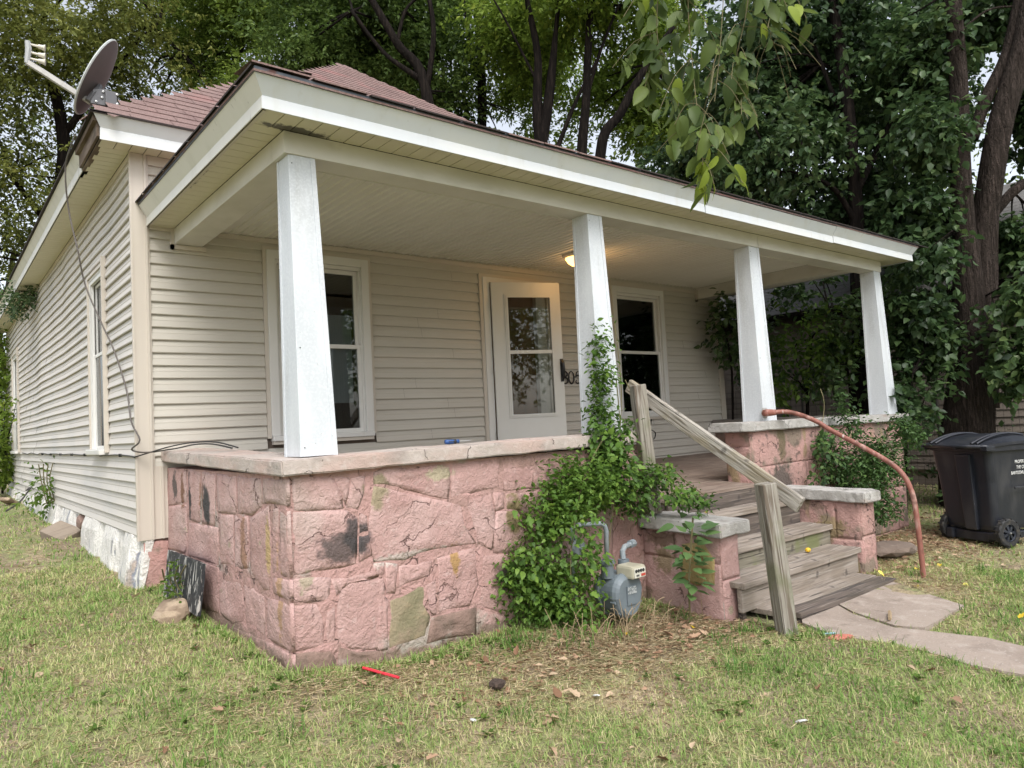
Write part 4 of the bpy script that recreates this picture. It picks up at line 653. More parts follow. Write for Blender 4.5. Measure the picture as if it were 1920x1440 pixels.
# eave shingle butts on the front left
MB().box(MX0-.015,MY0-.02,ZE-.014,MX1+.01,MY0+.12,ZE+.002).box(MX0-.015,MY0-.02,ZE-.018,MX0+.1,MY1,ZE-.004).build('starter_course', shingd, roof)
# main eave soffit and fascia; the corner of the side fascia has fallen off and shows rotten boards
FX, FY = -.25, -.205
fascia_run('fascia_board', (FX,FY), (MX1-.06,FY), (0,-1), 2.972, 3.062, 3.152, .055, fascia, 1, 1)
fascia_run('fascia_board', (FX,HL+.25), (FX,.60), (-1,0), 2.972, 3.062, 3.152, .055, fasciad, 1, 0)['label'] = 'side fascia hanging loose at its front end'
MB().box(FX-.022,-.19,3.0,FX-.004,.60,3.13).box(FX-.05,-.22,3.105,FX-.023,.60,3.145).build('rotten_board', bare, house)
MB().box(FX-.0,-.18,2.985,FX+.05,.62,2.995).build('rotten_board', bare, house)
x = FX+.01
while x < 1.2:
    MB().box(x+.003,FY+.004,TOP,x+.102,-.026,TOP+.006).build('soffit_board', soffm, house); x += .105
MB().box(1.3,FY+.004,TOP,MX1-.07,-.001,TOP+.006).build('soffit_panel', soffm, house)
y = -.024; i = 0
while y < HL:
    MB().box(FX+.012+(.012*math.sin(i*2.3)+.02 if y < .7 else 0),y+.002,TOP,-.026,y+.098,TOP+.006).build('soffit_board', soffm, house); y += .1016; i += 1
MB().box(FX+.01,FY+.01,TOP+.03,-.0,HL,TOP+.04).box(0,FY+.01,TOP+.03,MX1-.1,-.0,TOP+.04).build('soffit_backing', black, house)

# ---------------- columns ----------------
CAPZ = [.588, .606, .606, .592]
for (xt0, xt1), xc_, zb in zip([(.313,.470),(2.668,2.822),(4.835,5.0),(7.42,7.57)], [.412,2.76,4.92,7.52], CAPZ):
    hb = .108; cxb = xc_; y0, y1 = -2.375, -2.155
    b = [(cxb-hb,y0,zb),(cxb+hb,y0,zb),(cxb+hb,y1,zb),(cxb-hb,y1,zb)]; t = [(xt0,-2.325,ZB),(xt1,-2.325,ZB),(xt1,-2.165,ZB),(xt0,-2.165,ZB)]
    c = MB().hull8(b, t).build('column', colm, house, bevel=.004)
    s = MB().hull8([(b[3][0]-.004,y1-.02,zb),(b[3][0]+.0,y1-.02,zb),(b[3][0]+.0,y1+.003,zb),(b[3][0]-.004,y1+.003,zb)], [(xt0-.004,-2.185,ZB-.003),(xt0,-2.185,ZB-.003),(xt0,-2.162,ZB-.003),(xt0-.004,-2.162,ZB-.003)]).build('cladding_seam', colm, c)
    MB().hull8([(cxb+hb-.03,y0-.0045,zb),(cxb+hb-.001,y0-.0045,zb),(cxb+hb-.001,y0+.001,zb),(cxb+hb-.03,y0+.001,zb)], [(xt1-.03,-2.3295,ZB-.003),(xt1-.001,-2.3295,ZB-.003),(xt1-.001,-2.324,ZB-.003),(xt1-.03,-2.324,ZB-.003)]).build('cladding_seam', colm, c)
    for zz_, ff in ((zb+.05, 0), (ZB-.05, 1), (zb+.6, .35)):
        for sx_ in (-.78, .78):
            cx_ = cxb*(1-ff)+(xt0+xt1)/2*ff; hw_ = hb*(1-ff)+.077*ff; MB().lathe([(.0,.002),(.0035,.0015),(.004,0)], (cx_+sx_*hw_, y0*(1-ff)-2.325*ff-.001, zz_), (0,-1,0), 6).build('nail_head', handm, c)
# porch lamp
lamp = empty('porch_light', (3.78,-.97,2.43), 'round porch ceiling light with a lit amber glass bowl', 'light')
MB().lathe([(.0,0),(.155,0),(.155,-.012),(.13,-.035),(.11,-.038)], (4.05,-.80,2.442)).build('base', lampb, lamp, smooth=True)
MB().lathe([(.125,-.036),(.122,-.05),(.10,-.085),(.06,-.115),(.0,-.125)], (4.05,-.80,2.442)).build('glass_bowl', lampg, lamp, smooth=True)
pl = bpy.data.lights.new('porch bulb', 'POINT'); pl.energy = 1.5; pl.color = (1,.55,.22); pl.shadow_soft_size = .11
plo = bpy.data.objects.new('porch_bulb', pl); COL.objects.link(plo); plo.location = (4.05,-.80,2.27)

# ---------------- stone porch walls ----------------
def cen(P): return sum((Vector(p) for p in P), Vector())/len(P)
def stone_from_poly(P, nrm, mat, parent, off=.022, name='stone', shrink=-.002, amp=.0045):
    n = Vector(nrm); P = [Vector(p) for p in P]; c = cen(P)
    # densify and roughen the outline
    Q = []
    for i in range(len(P)):
        a, b = P[i], P[(i+1) % len(P)]; k = max(1, min(4, int((b-a).length/.09)))
        for j in range(k):
            q = a.lerp(b, j/k); q = q+(mnoise.noise_vector(q*9)*.008 if j else Vector()); q -= n*(q-a).dot(n)
            d = c-q; Q.append(q+d.normalized()*shrink)
    dep = off*.26+.004*random.random(); m = len(Q); V = [q-n*.012 for q in Q]+[q+n*(dep*.6+.0025*mnoise.noise(q*14)) for q in Q]
    e2 = [q+(c-q).normalized()*min(.024, (c-q).length*.3)+n*(dep+.003*mnoise.noise(q*9)) for q in Q]; V += e2
    for fct in (.72, .45, .2):
        V += [c.lerp(q, fct)+n*(dep+.35*amp*(1-fct)+amp*1.1*mnoise.noise(c.lerp(q, fct)*6)) for q in e2]
    V.append(c+n*(dep+amp*.35+amp*1.1*mnoise.noise(c*6)))
    Fc = [(r*m+i, r*m+(i+1) % m, (r+1)*m+(i+1) % m, (r+1)*m+i) for r in range(5) for i in range(m)]+[(5*m+i, 5*m+(i+1) % m, 6*m) for i in range(m)]
    # keep outward orientation
    ar = sum(((P[i]-c).cross(P[(i+1) % len(P)]-c) for i in range(len(P))), Vector())
    if ar.dot(n) < 0: Fc = [f[::-1] for f in Fc]
    o = MB().add(V, Fc).build(name, mat, parent, smooth=True)
    return o
def smooth_all(o, ang=.6):
    me = o.data; me.polygons.foreach_set('use_smooth', [True]*len(me.polygons))
pw = empty('stone_porch_wall', (.2,-2.42,-.5), 'pink painted stone wall wrapping the left corner of the porch under a pale concrete slab', 'wall')
mb = MB(); mb.box(.1955,-2.4245,-1.0,2.99,-2.16,.50); mb.box(.1955,-2.16,-1.0,.46,-.01,.50)
mo = mb.build('mortar', pinkm, pw); bumpy(mo, .06, .004)
OC = {1: ochre, 21: ochre}; ng = len(SF)
for i, P in enumerate(SF):
    mat = pink
    if i == 1: mat = pink
    if i == 13+8: mat = ochre
    if i in (11, 12, 13+10): mat = basest
    stone_from_poly([(p[0], -2.42, min(p[2], .497)) for p in P], (0,-1,0), mat, pw)
for i, P in enumerate(SS):
    stone_from_poly([(.2, p[1] if p[1] > -2.40 else -2.435, min(p[2], .505)) for p in P], (-1,0,0), basest if i in (17,18) and False else pink, pw)
# concrete caps (sagging towards the front corner)
def cap_slab(pts_top, thick, mat, parent, name='concrete_cap', amp=.004, cell=.10):
    m = MB(); n = len(pts_top); V = [Vector(p) for p in pts_top]+[Vector(p)-Vector((0,0,thick)) for p in pts_top]
    m.add(V, [tuple(range(n)), tuple(range(2*n-1, n-1, -1))]+[(i, i+n, (i+1) % n+n, (i+1) % n) for i in range(n)])
    me = m.mesh(name); bm = bmesh.new(); bm.from_mesh(me); bmesh.ops.recalc_face_normals(bm, faces=bm.faces)
    bmesh.ops.bevel(bm, geom=[e for e in bm.edges if e.calc_face_angle(0) > .6], offset=.008, segments=2, affect='EDGES'); bm.to_mesh(me); bm.free()
    o = link(name, me, mat, parent); bumpy(o, cell, amp*1.5, 9); return o
cap_slab([(.155,-2.475,.580),(2.98,-2.475,.600),(2.98,-2.12,.606),(.52,-2.12,.588),(.52,-.005,.640),(.155,-.005,.635)], .083, capm, pw)
# right hand porch wall with its own cap
def stone_grid(o, u, wd, z0, z1, nrm, parent, mats, seed, rh=.2, cw=.28):
    """irregular rubble laid over a rectangular face: o = lower start corner, u = unit direction"""
    rr = random.Random(seed); o = Vector(o); u = Vector(u); z = z0; row = 0
    while z < z1-.03:
        h = rh*(.7+.7*rr.random()); zt = z+h
        if zt > z1-.07: zt = z1
        s = 0; jt = lambda: (rr.random()-.5)*.03
        while s < wd-.02:
            w_ = cw*(.6+.9*rr.random()); e_ = s+w_
            if e_ > wd-.1: e_ = wd
            pts = [(s+.001, z+.001), (e_-.001, z+.001), (e_-.001, zt-.001), (s+.001, zt-.001)]
            j = [(jt() if 0 < a < wd-.01 and k in (0, 3) and s > 0 else 0)*.4 for k, (a, b) in enumerate(pts)]
            stone_from_poly([o+u*(a+j[k])+Vector((0,0,b-o.z)) for k, (a, b) in enumerate(pts)], nrm, mats[int(rr.random()**2*len(mats))], parent, off=.014, shrink=.004, amp=.008)
            s = e_
        z = zt
pr = empty('stone_porch_wall', (4.5,-2.42,-.6), 'vine covered pink stone wall carrying the two right hand porch columns', 'wall')
mb = MB(); mb.box(4.49,-2.42,-1.1,7.60,-2.16,.53); mb.box(7.36,-2.16,-1.1,7.60,-.01,.50); bumpy(mb.build('mortar', pinkm, pr), .2, .004)
stone_grid((4.49,-2.42,.0), (1,0,0), 3.11, -.72, .525, (0,-1,0), pr, [pinkd], 3, .55, .8)
stone_grid((4.49,-2.16,.0), (0,-1,0), .26, .0, .525, (-1,0,0), pr, [pinkd], 4, .45, .5)
stone_grid((7.36,-.02,.0), (0,-1,0), 2.14, .05, .50, (-1,0,0), pr, [basest], 14, .3, .5)
cap_slab([(4.29,-2.475,.614),(7.70,-2.475,.592),(7.70,-2.12,.594),(4.29,-2.12,.616)], .083, capg, pr)
cap_slab([(7.28,-2.10,.600),(7.70,-2.10,.600),(7.70,-.03,.61),(7.28,-.03,.61)], .083, M('shaded grey concrete cap', (.20,.18,.16), .9, [((.12,.11,.1), 6, .45,.7,.6)], [(30, .006)]), pr)  # side cap in a darker concrete colour that carries the porch shade
# low pedestals either side of the steps
def pedestal(x0, x1, y0, y1, zt, cx0, cx1, cy0, name_l, seed, mats, yback=-2.36):
    p = empty('step_pedestal', (x0,y0,-.7), name_l, 'pedestal', 'low stone pedestals flanking the steps')
    bumpy(MB().box(x0,y0,-1.1,x1,yback,zt).build('mortar', pinkm if seed < 8 else pinkd, p), .1, .004)
    stone_grid((x0,y1,0), (0,-1,0), y1-y0, -.76, zt-.003, (-1,0,0), p, mats[:1], seed, .34, .5)
    stone_grid((x0,y0,0), (1,0,0), x1-x0, -.76, zt-.003, (0,-1,0), p, [mats[0]], seed+1, .34, .4)
    return p
pL = pedestal(2.98, 3.19, -3.11, -2.41, -.135, 0,0,0, 'low stone pedestal left of the steps, beside the gas meter', 6, [pink, pinkd, ochre])
stone_from_poly([(2.964,-2.80,-.22),(2.964,-2.98,-.19),(2.964,-3.06,-.30),(2.964,-3.05,-.47),(2.964,-2.90,-.50),(2.964,-2.78,-.46)], (-1,0,0), ochy, pL, off=.014)
cap_slab([(2.915,-3.17,-.052),(3.30,-3.15,-.055),(3.32,-2.44,-.035),(2.90,-2.44,-.03)], .088, capg, pL, amp=.006, cell=.06)
pR = pedestal(4.80, 5.04, -3.22, -2.45, -.10, 0,0,0, 'low stone pedestal right of the steps, its slab end broken', 9, [pinkd, ochre, pinkd])
cap_slab([(4.76,-3.28,-.012),(5.02,-3.30,-.014),(5.09,-3.20,-.012),(5.08,-2.44,.0),(4.76,-2.44,.0)], .088, capg, pR, amp=.006, cell=.06)

# porch floor boards
y = -2.50; i = 0
zfl = lambda y: .062+.04*(y+2.5)
while y < -.03:
    y1 = min(y+.082, -.012); z0, z1 = zfl(y), zfl(y1); xa, xb = (.47, 7.35) if y > -2.15 else (2.93, 4.48)
    if y < -2.1: xa, xb = (2.93, 4.48)
    m = MB().hull8([(xa,y+.002,z0-.022),(xb,y+.002,z0-.022),(xb,y1-.002,z1-.022),(xa,y1-.002,z1-.022)], [(xa,y+.002,z0),(xb,y+.002,z0),(xb,y1-.002,z1),(xa,y1-.002,z1)])
    m.build('floorboard', wfl, house); y += .084; i += 1
MB().box(2.93,-2.46,-.14,4.48,-2.43,.036).build('floor_rim', wdk, house)
MB().box(3.195,-2.43,-.9,4.48,-2.36,.03).box(.47,-2.15,-.2,7.35,-.02,-.05).build('underfloor_dark_fill', black, house)  # black boxes put in for the darkness under the floor and behind the risers
# steps
st = empty('wooden_steps', (3.9,-3.2,-.72), 'weathered wooden steps up to the porch, grey planks with a rotten tread', 'steps')
def plank(name, x0, x1, y0, y1, z0, z1, mat, rot=0, parent=None, amp=.0025):
    c = Vector(((x0+x1)/2,(y0+y1)/2,(z0+z1)/2)); o = MB().box(x0-c.x,y0-c.y,z0-c.z,x1-c.x,y1-c.y,z1-c.z)
    me = o.mesh(name); bm = bmesh.new(); bm.from_mesh(me); bmesh.ops.bevel(bm, geom=list(bm.edges), offset=.004, segments=1, affect='EDGES')
    bm.to_mesh(me); bm.free(); ob = bpy.data.objects.new(name, me); me.materials.append(mat); COL.objects.link(ob); bumpy(ob, .12, amp, 5)
    ob.location = c; ob.rotation_euler = (0, rot, 0); 
    p = parent or st; ob.parent = p; ob.matrix_parent_inverse = WM(p).inverted(); return ob
plank('riser', 3.2,4.74, -2.50,-2.47, -.12,.035, wdk)
plank('tread', 3.2,4.76, -2.72,-2.52, -.125,-.085, wx); plank('tread', 3.75,4.76, -2.515,-2.505, -.125,-.09, wdk)
plank('riser', 3.2,4.76, -2.70,-2.665, -.31,-.127, wdk)
plank('tread', 3.2,4.80, -2.83,-2.70, -.335,-.295, wx); plank('tread', 3.2,4.80, -2.975,-2.835, -.34,-.298, wx)
plank('riser', 3.2,4.78, -2.955,-2.915, -.50,-.342, wxm)
plank('tread', 3.05,4.74, -3.085,-2.95, -.50,-.458, wx); plank('tread', 3.05,4.74, -3.235,-3.09, -.502,-.460, wx)
plank('riser', 3.06,4.73, -3.205,-3.165, -.665,-.503, wx)
plank('tread', 3.22,4.70, -3.36,-3.15, -.70,-.662, wx, .004); plank('tread', 3.27,4.72, -3.51,-3.365, -.702,-.664, wdk, .012, amp=.005)['label'] = 'dark split lowest plank'
plank('riser', 3.28,4.68, -3.49,-3.455, -.76,-.704, wdk)
for xx in (3.12, 3.95, 4.68): MB().prism([(xx,-2.47,-.95),(xx,-2.47,-.13),(xx,-2.66,-.13),(xx,-2.66,-.34),(xx,-2.9,-.34),(xx,-2.9,-.50),(xx,-3.16,-.505),(xx,-3.16,-.95)], (.04,0,0)).build('stringer', wdk, st)

# wooden handrail
hr = empty('wooden_handrail', (3.0,-3.54,-.72), 'silvery weathered wooden handrail on two posts at the left of the steps', 'handrail')
def beam_obj(name, a, b, w_, h_, mat, parent, localaxis='Z', roll=0):
    a = Vector(a); b = Vector(b); L_ = (b-a).length; c = (a+b)/2
    if localaxis == 'Z': m = MB().box(-w_/2,-h_/2,-L_/2,w_/2,h_/2,L_/2)
    else: m = MB().box(-L_/2,-w_/2,-h_/2,L_/2,w_/2,h_/2)
    me = m.mesh(name); bm = bmesh.new(); bm.from_mesh(me); bmesh.ops.bevel(bm, geom=list(bm.edges), offset=.006, segments=1, affect='EDGES'); bm.to_mesh(me); bm.free()
    me.materials.append(mat); o = bpy.data.objects.new(name, me); COL.objects.link(o); bumpy(o, .09, .0035, 6)
    d = (b-a).normalized()
    if localaxis == 'Z': q = d.to_track_quat('Z', 'Y')
    else:
        y_ = Vector((0,0,1)).cross(d).normalized(); z_ = d.cross(y_); q = Matrix((d, y_, z_)).transposed().to_quaternion()
    o.rotation_euler = q.to_euler(); o.location = c
    o.parent = parent; o.matrix_parent_inverse = WM(parent).inverted(); return o
beam_obj('post', (3.02,-3.56,-.85), (2.93,-3.52,.245), .105, .105, wz, hr)
beam_obj('post', (2.985,-2.53,-.02), (2.925,-2.50,.955), .10, .10, wz, hr)
beam_obj('rail', (3.05,-2.30,.965), (3.10,-3.66,.090), .040, .105, wr, hr, 'X')
# rusty pipe rail
pp = [(4.795,-2.41,.688),(4.82,-2.47,.688),(4.90,-2.55,.690),(4.95,-2.65,.658),(4.97,-2.80,.59),(4.99,-2.93,.50),(5.0,-3.28,.30),(5.0,-3.44,.19),(5.0,-3.52,.09),(5.0,-3.565,-.05),(5.0,-3.58,-.20),(5.0,-3.59,-.436),(5.0,-3.60,-.80)]
pr_ = empty('pipe_handrail', (5.0,-3.6,-.72), 'bent rusty red pipe handrail bolted to the third column', 'handrail')
PP = [Vector(pp[0])]
for i in range(len(pp)-1):
    p0, p1, p2, p3 = [Vector(pp[min(max(j,0),len(pp)-1)]) for j in (i-1,i,i+1,i+2)]
    for q in range(1,5): t = q/4; PP.append(.5*((2*p1)+(-p0+p2)*t+(2*p0-5*p1+4*p2-p3)*t*t+(-p0+3*p1-3*p2+p3)*t**3))
MB().tube(PP, .021, 12).build('pipe', rust, pr_, smooth=True)
MB().tube([(4.765,-2.41,.688),(4.80,-2.415,.688),(4.835,-2.49,.688)], [.03,.034,.027], 12).build('elbow', rust, pr_, smooth=True)
MB().lathe([(.0,0),(.055,0),(.055,.01),(.03,.016)], (4.83,-2.372,.688), (0,-1,0), 6).build('mounting_flange', armm, pr_)

# ---------------- foundation along the side ----------------
fd = empty('foundation_wall', (0,3,-.3), 'flaking white painted stone foundation under the side siding', 'wall')
stone_rows = [(-.02,.62),(.64,1.42),(1.44,2.50),(3.02,4.1),(4.12,5.3),(5.32,6.6),(6.62,7.9),(7.92,9.4),(9.42,10.98)]
for a, b in stone_rows:
    zt_ = -.012+.01*random.random(); n = max(2, int((b-a)/.16)); m = MB(); V = []; K = 6
    for i in range(n+1):
        y = a+(b-a)*i/n; zb_ = g1(0, y)-.15
        ed = min(1, min(i, n-i)/1.0)
        for k in range(K):
            z = zb_+(zt_-zb_)*k/(K-1); lo = (1-k/(K-1))
            V.append((-.02-.05*lo-.03*mnoise.noise(Vector((y*3, z*5, 3)))-.02*ed*(1 if 0 < k < K-1 else 0)+.05*(1-ed), y, z))
        V.append((.1, y, zt_))
    K1 = K+1
    Fc = [((i+1)*K1+k, i*K1+k, i*K1+k+1, (i+1)*K1+k+1) for i in range(n) for k in range(K)]+[tuple(range(K1)), tuple(n*K1+k for k in range(K1-1,-1,-1))]
    m.add(V, Fc); o = m.build('stone', wfound, fd); bumpy(o, .08, .008, 8)
MB().box(.10,0,-1,.2,HL,.0).build('foundation_core', basest, fd)
o = MB().box(.02,.02,-.9,.19,.05,-.04).build('stone', pinkd, fd); 
stone_from_poly([(.02,-.005,-.6),(.19,-.005,-.6),(.19,-.005,-.06),(.02,-.005,-.06)], (0,-1,0), pinkd, fd)
def lump(name, c, r, mat, parent=None, seed=0, flat=1, sub=2, amp=.35, rot=(0,0,0)):
    bm = bmesh.new(); bmesh.ops.create_icosphere(bm, subdivisions=sub, radius=1)
    for v in bm.verts:
        n = mnoise.noise_vector(v.co*1.1+Vector((seed*3.1,seed,0))); v.co += n*amp; v.co = Vector([round(t*2.2)/2.2*.25+t*.75 for t in v.co])
    Rr = Matrix.Rotation(rot[2],4,'Z') @ Matrix.Rotation(rot[1],4,'Y') @ Matrix.Rotation(rot[0],4,'X')
    for v in bm.verts: v.co = Rr @ Vector((v.co.x*r[0], v.co.y*r[1], v.co.z*r[2]))
    me = bpy.data.meshes.new(name); bm.to_mesh(me); bm.free(); me.materials.append(mat)
    o = bpy.data.objects.new(name, me); COL.objects.link(o); o.location = c
    if parent is not None: o.parent = parent; o.matrix_parent_inverse = WM(parent).inverted()
    return o
lump('stone', (.05,2.76,-.10), (.10,.16,.09), basest, fd, 2)
o = MB().box(-.12,-.20,-.055,.12,.20,.055).build('concrete_block', M('brown paver block', (.27,.22,.17), .95, [((.20,.16,.12), (2,30,2), .5,.6,.6)], [(30, .005)]), None, bevel=.01)
o.location = (-.13,3.08,-.24); o.rotation_euler = (.25,-.35,.35); tag(o, 'brown paver block lying against the foundation below the gap in it', 'paver')
o = MB().box(-.16,-.09,-.03,.16,.09,.03).build('flat_stone', rock, None, bevel=.02); o.location = (-.22,8.1,g1(-.22,8.1)+.05); o.rotation_euler=(.1,.4,.9); tag(o, 'tan flat stone leaning at the far end of the side foundation', 'stone')
# black board leaning on the porch side wall, rock in front
o = MB().box(-.012,-.40,-.16,.012,.46,.17).build('leaning_board', grit, None); bumpy(o, .05, .004, 14); o.location = (.10,-.80,-.26); o.rotation_euler = (.0,.13,0); tag(o, 'flaking black board leaning on the pink wall near the house corner', 'board')
o = lump('fieldstone', (-.02,-.93,-.42), (.11,.13,.06), rock, None, 5, amp=.25, rot=(.25,-.5,.3)); tag(o, 'tan fieldstone lying before the leaning black board', 'stone')
o = lump('concrete_chunk', (5.85,-2.98,-.66), (.42,.22,.07), M('brown broken slab', (.16,.12,.095), .95, [((.30,.25,.21), 5, .55,.7,.7)], [(20, .01)]), None, 8, amp=.25, rot=(0,.08,.2)); tag(o, 'broken brown slab on the ground beyond the right pedestal', 'slab')

# ---------------- path ----------------
for P, lbl in ((SLABA, 0), (SLABB, 1)):
    PT = [(p[0], p[1], g1(p[0],p[1])+.020-.006*lbl) for p in P]
    o = MB().prism([(x,y,z-.07) for x,y,z in PT], (0,0,.07)).mesh('path_slab')
    bm = bmesh.new(); bm.from_mesh(o); bmesh.ops.recalc_face_normals(bm, faces=bm.faces); bmesh.ops.triangulate(bm, faces=[f for f in bm.faces if len(f.verts) > 4]); bm.to_mesh(o); bm.free()
    ob = link('path_slab', o, conc); bumpy(ob, .12, .005, 5); tag(ob, kind='structure')
o = MB().box(-.45,-.8,-.05,.45,.8,.0).build('path_slab', conc, None); o.location = (7.2,-1.4,-.655); o.rotation_euler = (0,0,.3); tag(o, kind='structure')

# ---------------- gas meter ----------------
gmr = empty('gas_meter', (2.35,-2.78,-.62), 'grey enamelled gas meter with cream dial box, half hidden by the vine bush', 'gas meter')
c0 = Vector((2.33,-2.78,-.445))
def blob_prism(cx, cz, rx, rz, y0, y1, n=28, rim=.0):
    pts = []
    for k in range(n):
        t = 2*PI*k/n; x = math.cos(t); z = math.sin(t); e_ = 2.6
        x = math.copysign(abs(x)**(2/e_), x); z = math.copysign(abs(z)**(2/e_), z)
        wq = 1 if z > 0 else .93
        pts.append((cx+x*rx*wq*(1-.18*max(0,-z)), cz+z*rz))
    return pts
def loft_y(rings, name, mat, parent, smooth=True):
    m = MB(); n = len(rings[0][1]); V = []
    for y, pts in rings: V += [(p[0], y, p[1]) for p in pts]
    F_ = [(r*n+i, r*n+(i+1) % n, (r+1)*n+(i+1) % n, (r+1)*n+i) for r in range(len(rings)-1) for i in range(n)]+[tuple(range(n-1,-1,-1)), tuple((len(rings)-1)*n+i for i in range(n))]
    m.add(V, F_); me = m.mesh(name); bm = bmesh.new(); bm.from_mesh(me); bmesh.ops.recalc_face_normals(bm, faces=bm.faces); bm.to_mesh(me); bm.free()
    o = link(name, me, mat, parent); 
    return o
bp = lambda s, y: (y, blob_prism(2.28, -.447, .138*s, .146*s, 0, 0))
body = loft_y([bp(.80,-2.90),bp(.93,-2.885),bp(1.0,-2.865),bp(1.0,-2.845),bp(.92,-2.84),bp(.92,-2.74),bp(1.0,-2.735),bp(1.0,-2.715),bp(.9,-2.69),bp(.7,-2.65)], 'body', meterm, gmr)
for k in range(10):
    t = 2*PI*k/10+.2; MB().tube([(2.28+.127*math.cos(t),-2.88,-.447+.134*math.sin(t)),(2.28+.127*math.cos(t),-2.84,-.447+.134*math.sin(t))], .010, 6).build('flange_bolt', meterm, body)
MB().box(2.24,-2.908,-.50,2.33,-2.902,-.38).build('plate', meterm, gmr); MB().box(2.245,-2.912,-.43,2.325,-2.909,-.385).build('plate_print', M('worn print', (.40,.42,.42), .5, [((.12,.14,.15), 120, .45,.6,.9)]), gmr)
ix = MB(); ix.box(2.255,-2.95,-.335,2.385,-2.80,-.25); ixo = ix.build('dial_box', creampl, gmr, bevel=.018)
MB().box(2.268,-2.954,-.325,2.375,-2.951,-.265).build('dial_face', labelm, gmr)
for k in range(4): MB().lathe([(0,0),(.011,0),(.011,.002),(0,.003)], (2.285+.023*k,-2.954,-.282), (0,-1,0), 10).build('dial', inkm, ixo)
MB().box(2.33,-2.957,-.318,2.37,-2.955,-.302).build('red_print', redm, ixo); MB().box(2.285,-2.957,-.316,2.295,-2.955,-.305).box(2.30,-2.957,-.316,2.31,-2.955,-.305).build('unit_print', inkm, ixo)
MB().tube([(2.20,-2.78,-.33),(2.20,-2.78,-.22)], [.045,.038], 14).tube([(2.20,-2.78,-.24),(2.20,-2.78,-.215)], .052, 8).build('inlet_nut', meterm, gmr)
MB().tube([(2.38,-2.76,-.33),(2.38,-2.76,-.24)], [.045,.038], 14).build('outlet_nut', meterm, gmr)
MB().tube([(2.20,-2.78,-.22),(2.21,-2.78,-.02),(2.20,-2.775,.01),(2.17,-2.77,.025),(2.03,-2.70,.03),(2.0,-2.68,.01),(2.0,-2.67,-.7)], .016, 10).build('supply_pipe', pipeg, gmr, smooth=True)
MB().tube([(2.38,-2.76,-.24),(2.385,-2.75,-.19),(2.42,-2.74,-.165),(2.52,-2.72,-.16)], .019, 10).tube([(2.49,-2.725,-.16),(2.54,-2.715,-.16)], .028, 8).build('outlet_pipe', pipeg, gmr)
MB().lathe([(.0,0),(.045,0),(.055,.02),(.05,.04),(.0,.045)], (2.0,-2.70,-.11), (0,-1,0), 12).tube([(2.0,-2.73,-.11),(2.0,-2.77,-.11)], .016, 6).build('shutoff_valve', pipeg, gmr)

# ---------------- satellite dish ----------------
Rv, Uv, Fv = Vector(cr), Vector(cu), Vector(cf); Ov = Vector(co)
# the dish looks to the south west sky: axis given in world directions
dn = Vector((-.80,.20,.42)).normalized()
dc = Vector((-.175,.36,3.70))
dish = empty('satellite_dish', (-.13,.20,3.40), 'grey satellite dish with a triple receiver on a long arm, on the roof corner', 'satellite dish')
dz = (Vector((0,0,1))-dn*dn.z).normalized(); dx = dz.cross(dn).normalized()
m = MB(); V = []; NR, NT = 7, 40; RX, RZ = .29, .335
for side in (0, 1):
    for r in range(NR+1):
        q = r/NR
        for k in range(NT):
            t = 2*PI*k/NT; a = RX*q*math.cos(t); b = RZ*q*math.sin(t); dpt = .055*(q*q)-.055
            V.append(dc+dx*a+dz*b+dn*(dpt+(0 if side == 0 else -.008)))
F_ = []
for side in (0, 1):
    o_ = side*(NR+1)*NT
    for r in range(NR):
        for k in range(NT):
            f = (o_+r*NT+k, o_+r*NT+(k+1) % NT, o_+(r+1)*NT+(k+1) % NT, o_+(r+1)*NT+k); F_.append(f if side == 0 else f[::-1])
m.add(V, F_); m.build('reflector', dishm, dish, smooth=True)
m = MB(); m.tube([dc+dx*RX*math.cos(2*PI*k/48)+dz*RZ*math.sin(2*PI*k/48) for k in range(49)], .010, 6, cap=False); m.build('rim', dishr, dish)
base = dc-dz*RZ*.95-dn*.05
arm_end = Vector((-.64,.42,3.72))
ab = Vector((-.22,.28,3.44))
beam_obj('feed_arm', ab, arm_end, .03, .045, armm, dish, 'X')
hd = (dc-arm_end).normalized(); 
m = MB(); m.tube([arm_end-Vector((0,0,.01)), arm_end+Vector((.012,0,.11)), arm_end+Vector((.006,.0,.17))], [.018,.023,.020], 8); m.build('receiver_body', M('grey plastic', (.33,.34,.34), .5), dish)
for k, (zz_, dd) in enumerate(((.15,.0),(.085,.0),(.035,.0))):
    a_ = arm_end+Vector((.01,0,zz_)); b_ = a_+Vector((.075,-.02,-.012))
    m = MB(); m.tube([a_, b_], [.008,.011], 8); m.tube([b_-Vector((.012,0,0)), b_+Vector((.018,-.004,-.002)), b_+Vector((.034,-.008,-.004))], [.016,.019,.027], 12); m.build('feed_horn', lnbw, dish)
mp_ = Vector((-.10,.24,3.36))
m = MB(); m.tube([(-.10,.24,3.25),(-.10,.24,3.50)], .026, 12); m.build('mast', brk, dish)
m = MB(); m.box(-.14,.20,3.42,-.055,.285,3.54); m.build('mast_clamp', brk, dish, bevel=.006)
m = MB(); m.hull8([(-.24,.235,3.42),(-.10,.225,3.42),(-.10,.275,3.42),(-.24,.285,3.42)], [(-.22,.235,3.54),(-.12,.225,3.56),(-.12,.275,3.56),(-.22,.285,3.54)]); m.build('tilt_bracket', brk, dish, bevel=.004)
m = MB(); m.tube([(-.25,.26,3.44),(-.20,.26,3.52),(-.16,.28,3.60)], [.03,.03,.02], 6); m.build('yoke', brk, dish)
for p in ((-.056,.20,3.44),(-.056,.20,3.52),(-.16,.225,3.48),(-.2,.23,3.44),(-.15,.225,3.53)): MB().lathe([(.0,.008),(.010,.006),(.011,0)], p, (0,-1,0), 8).build('bolt', metalg, dish)

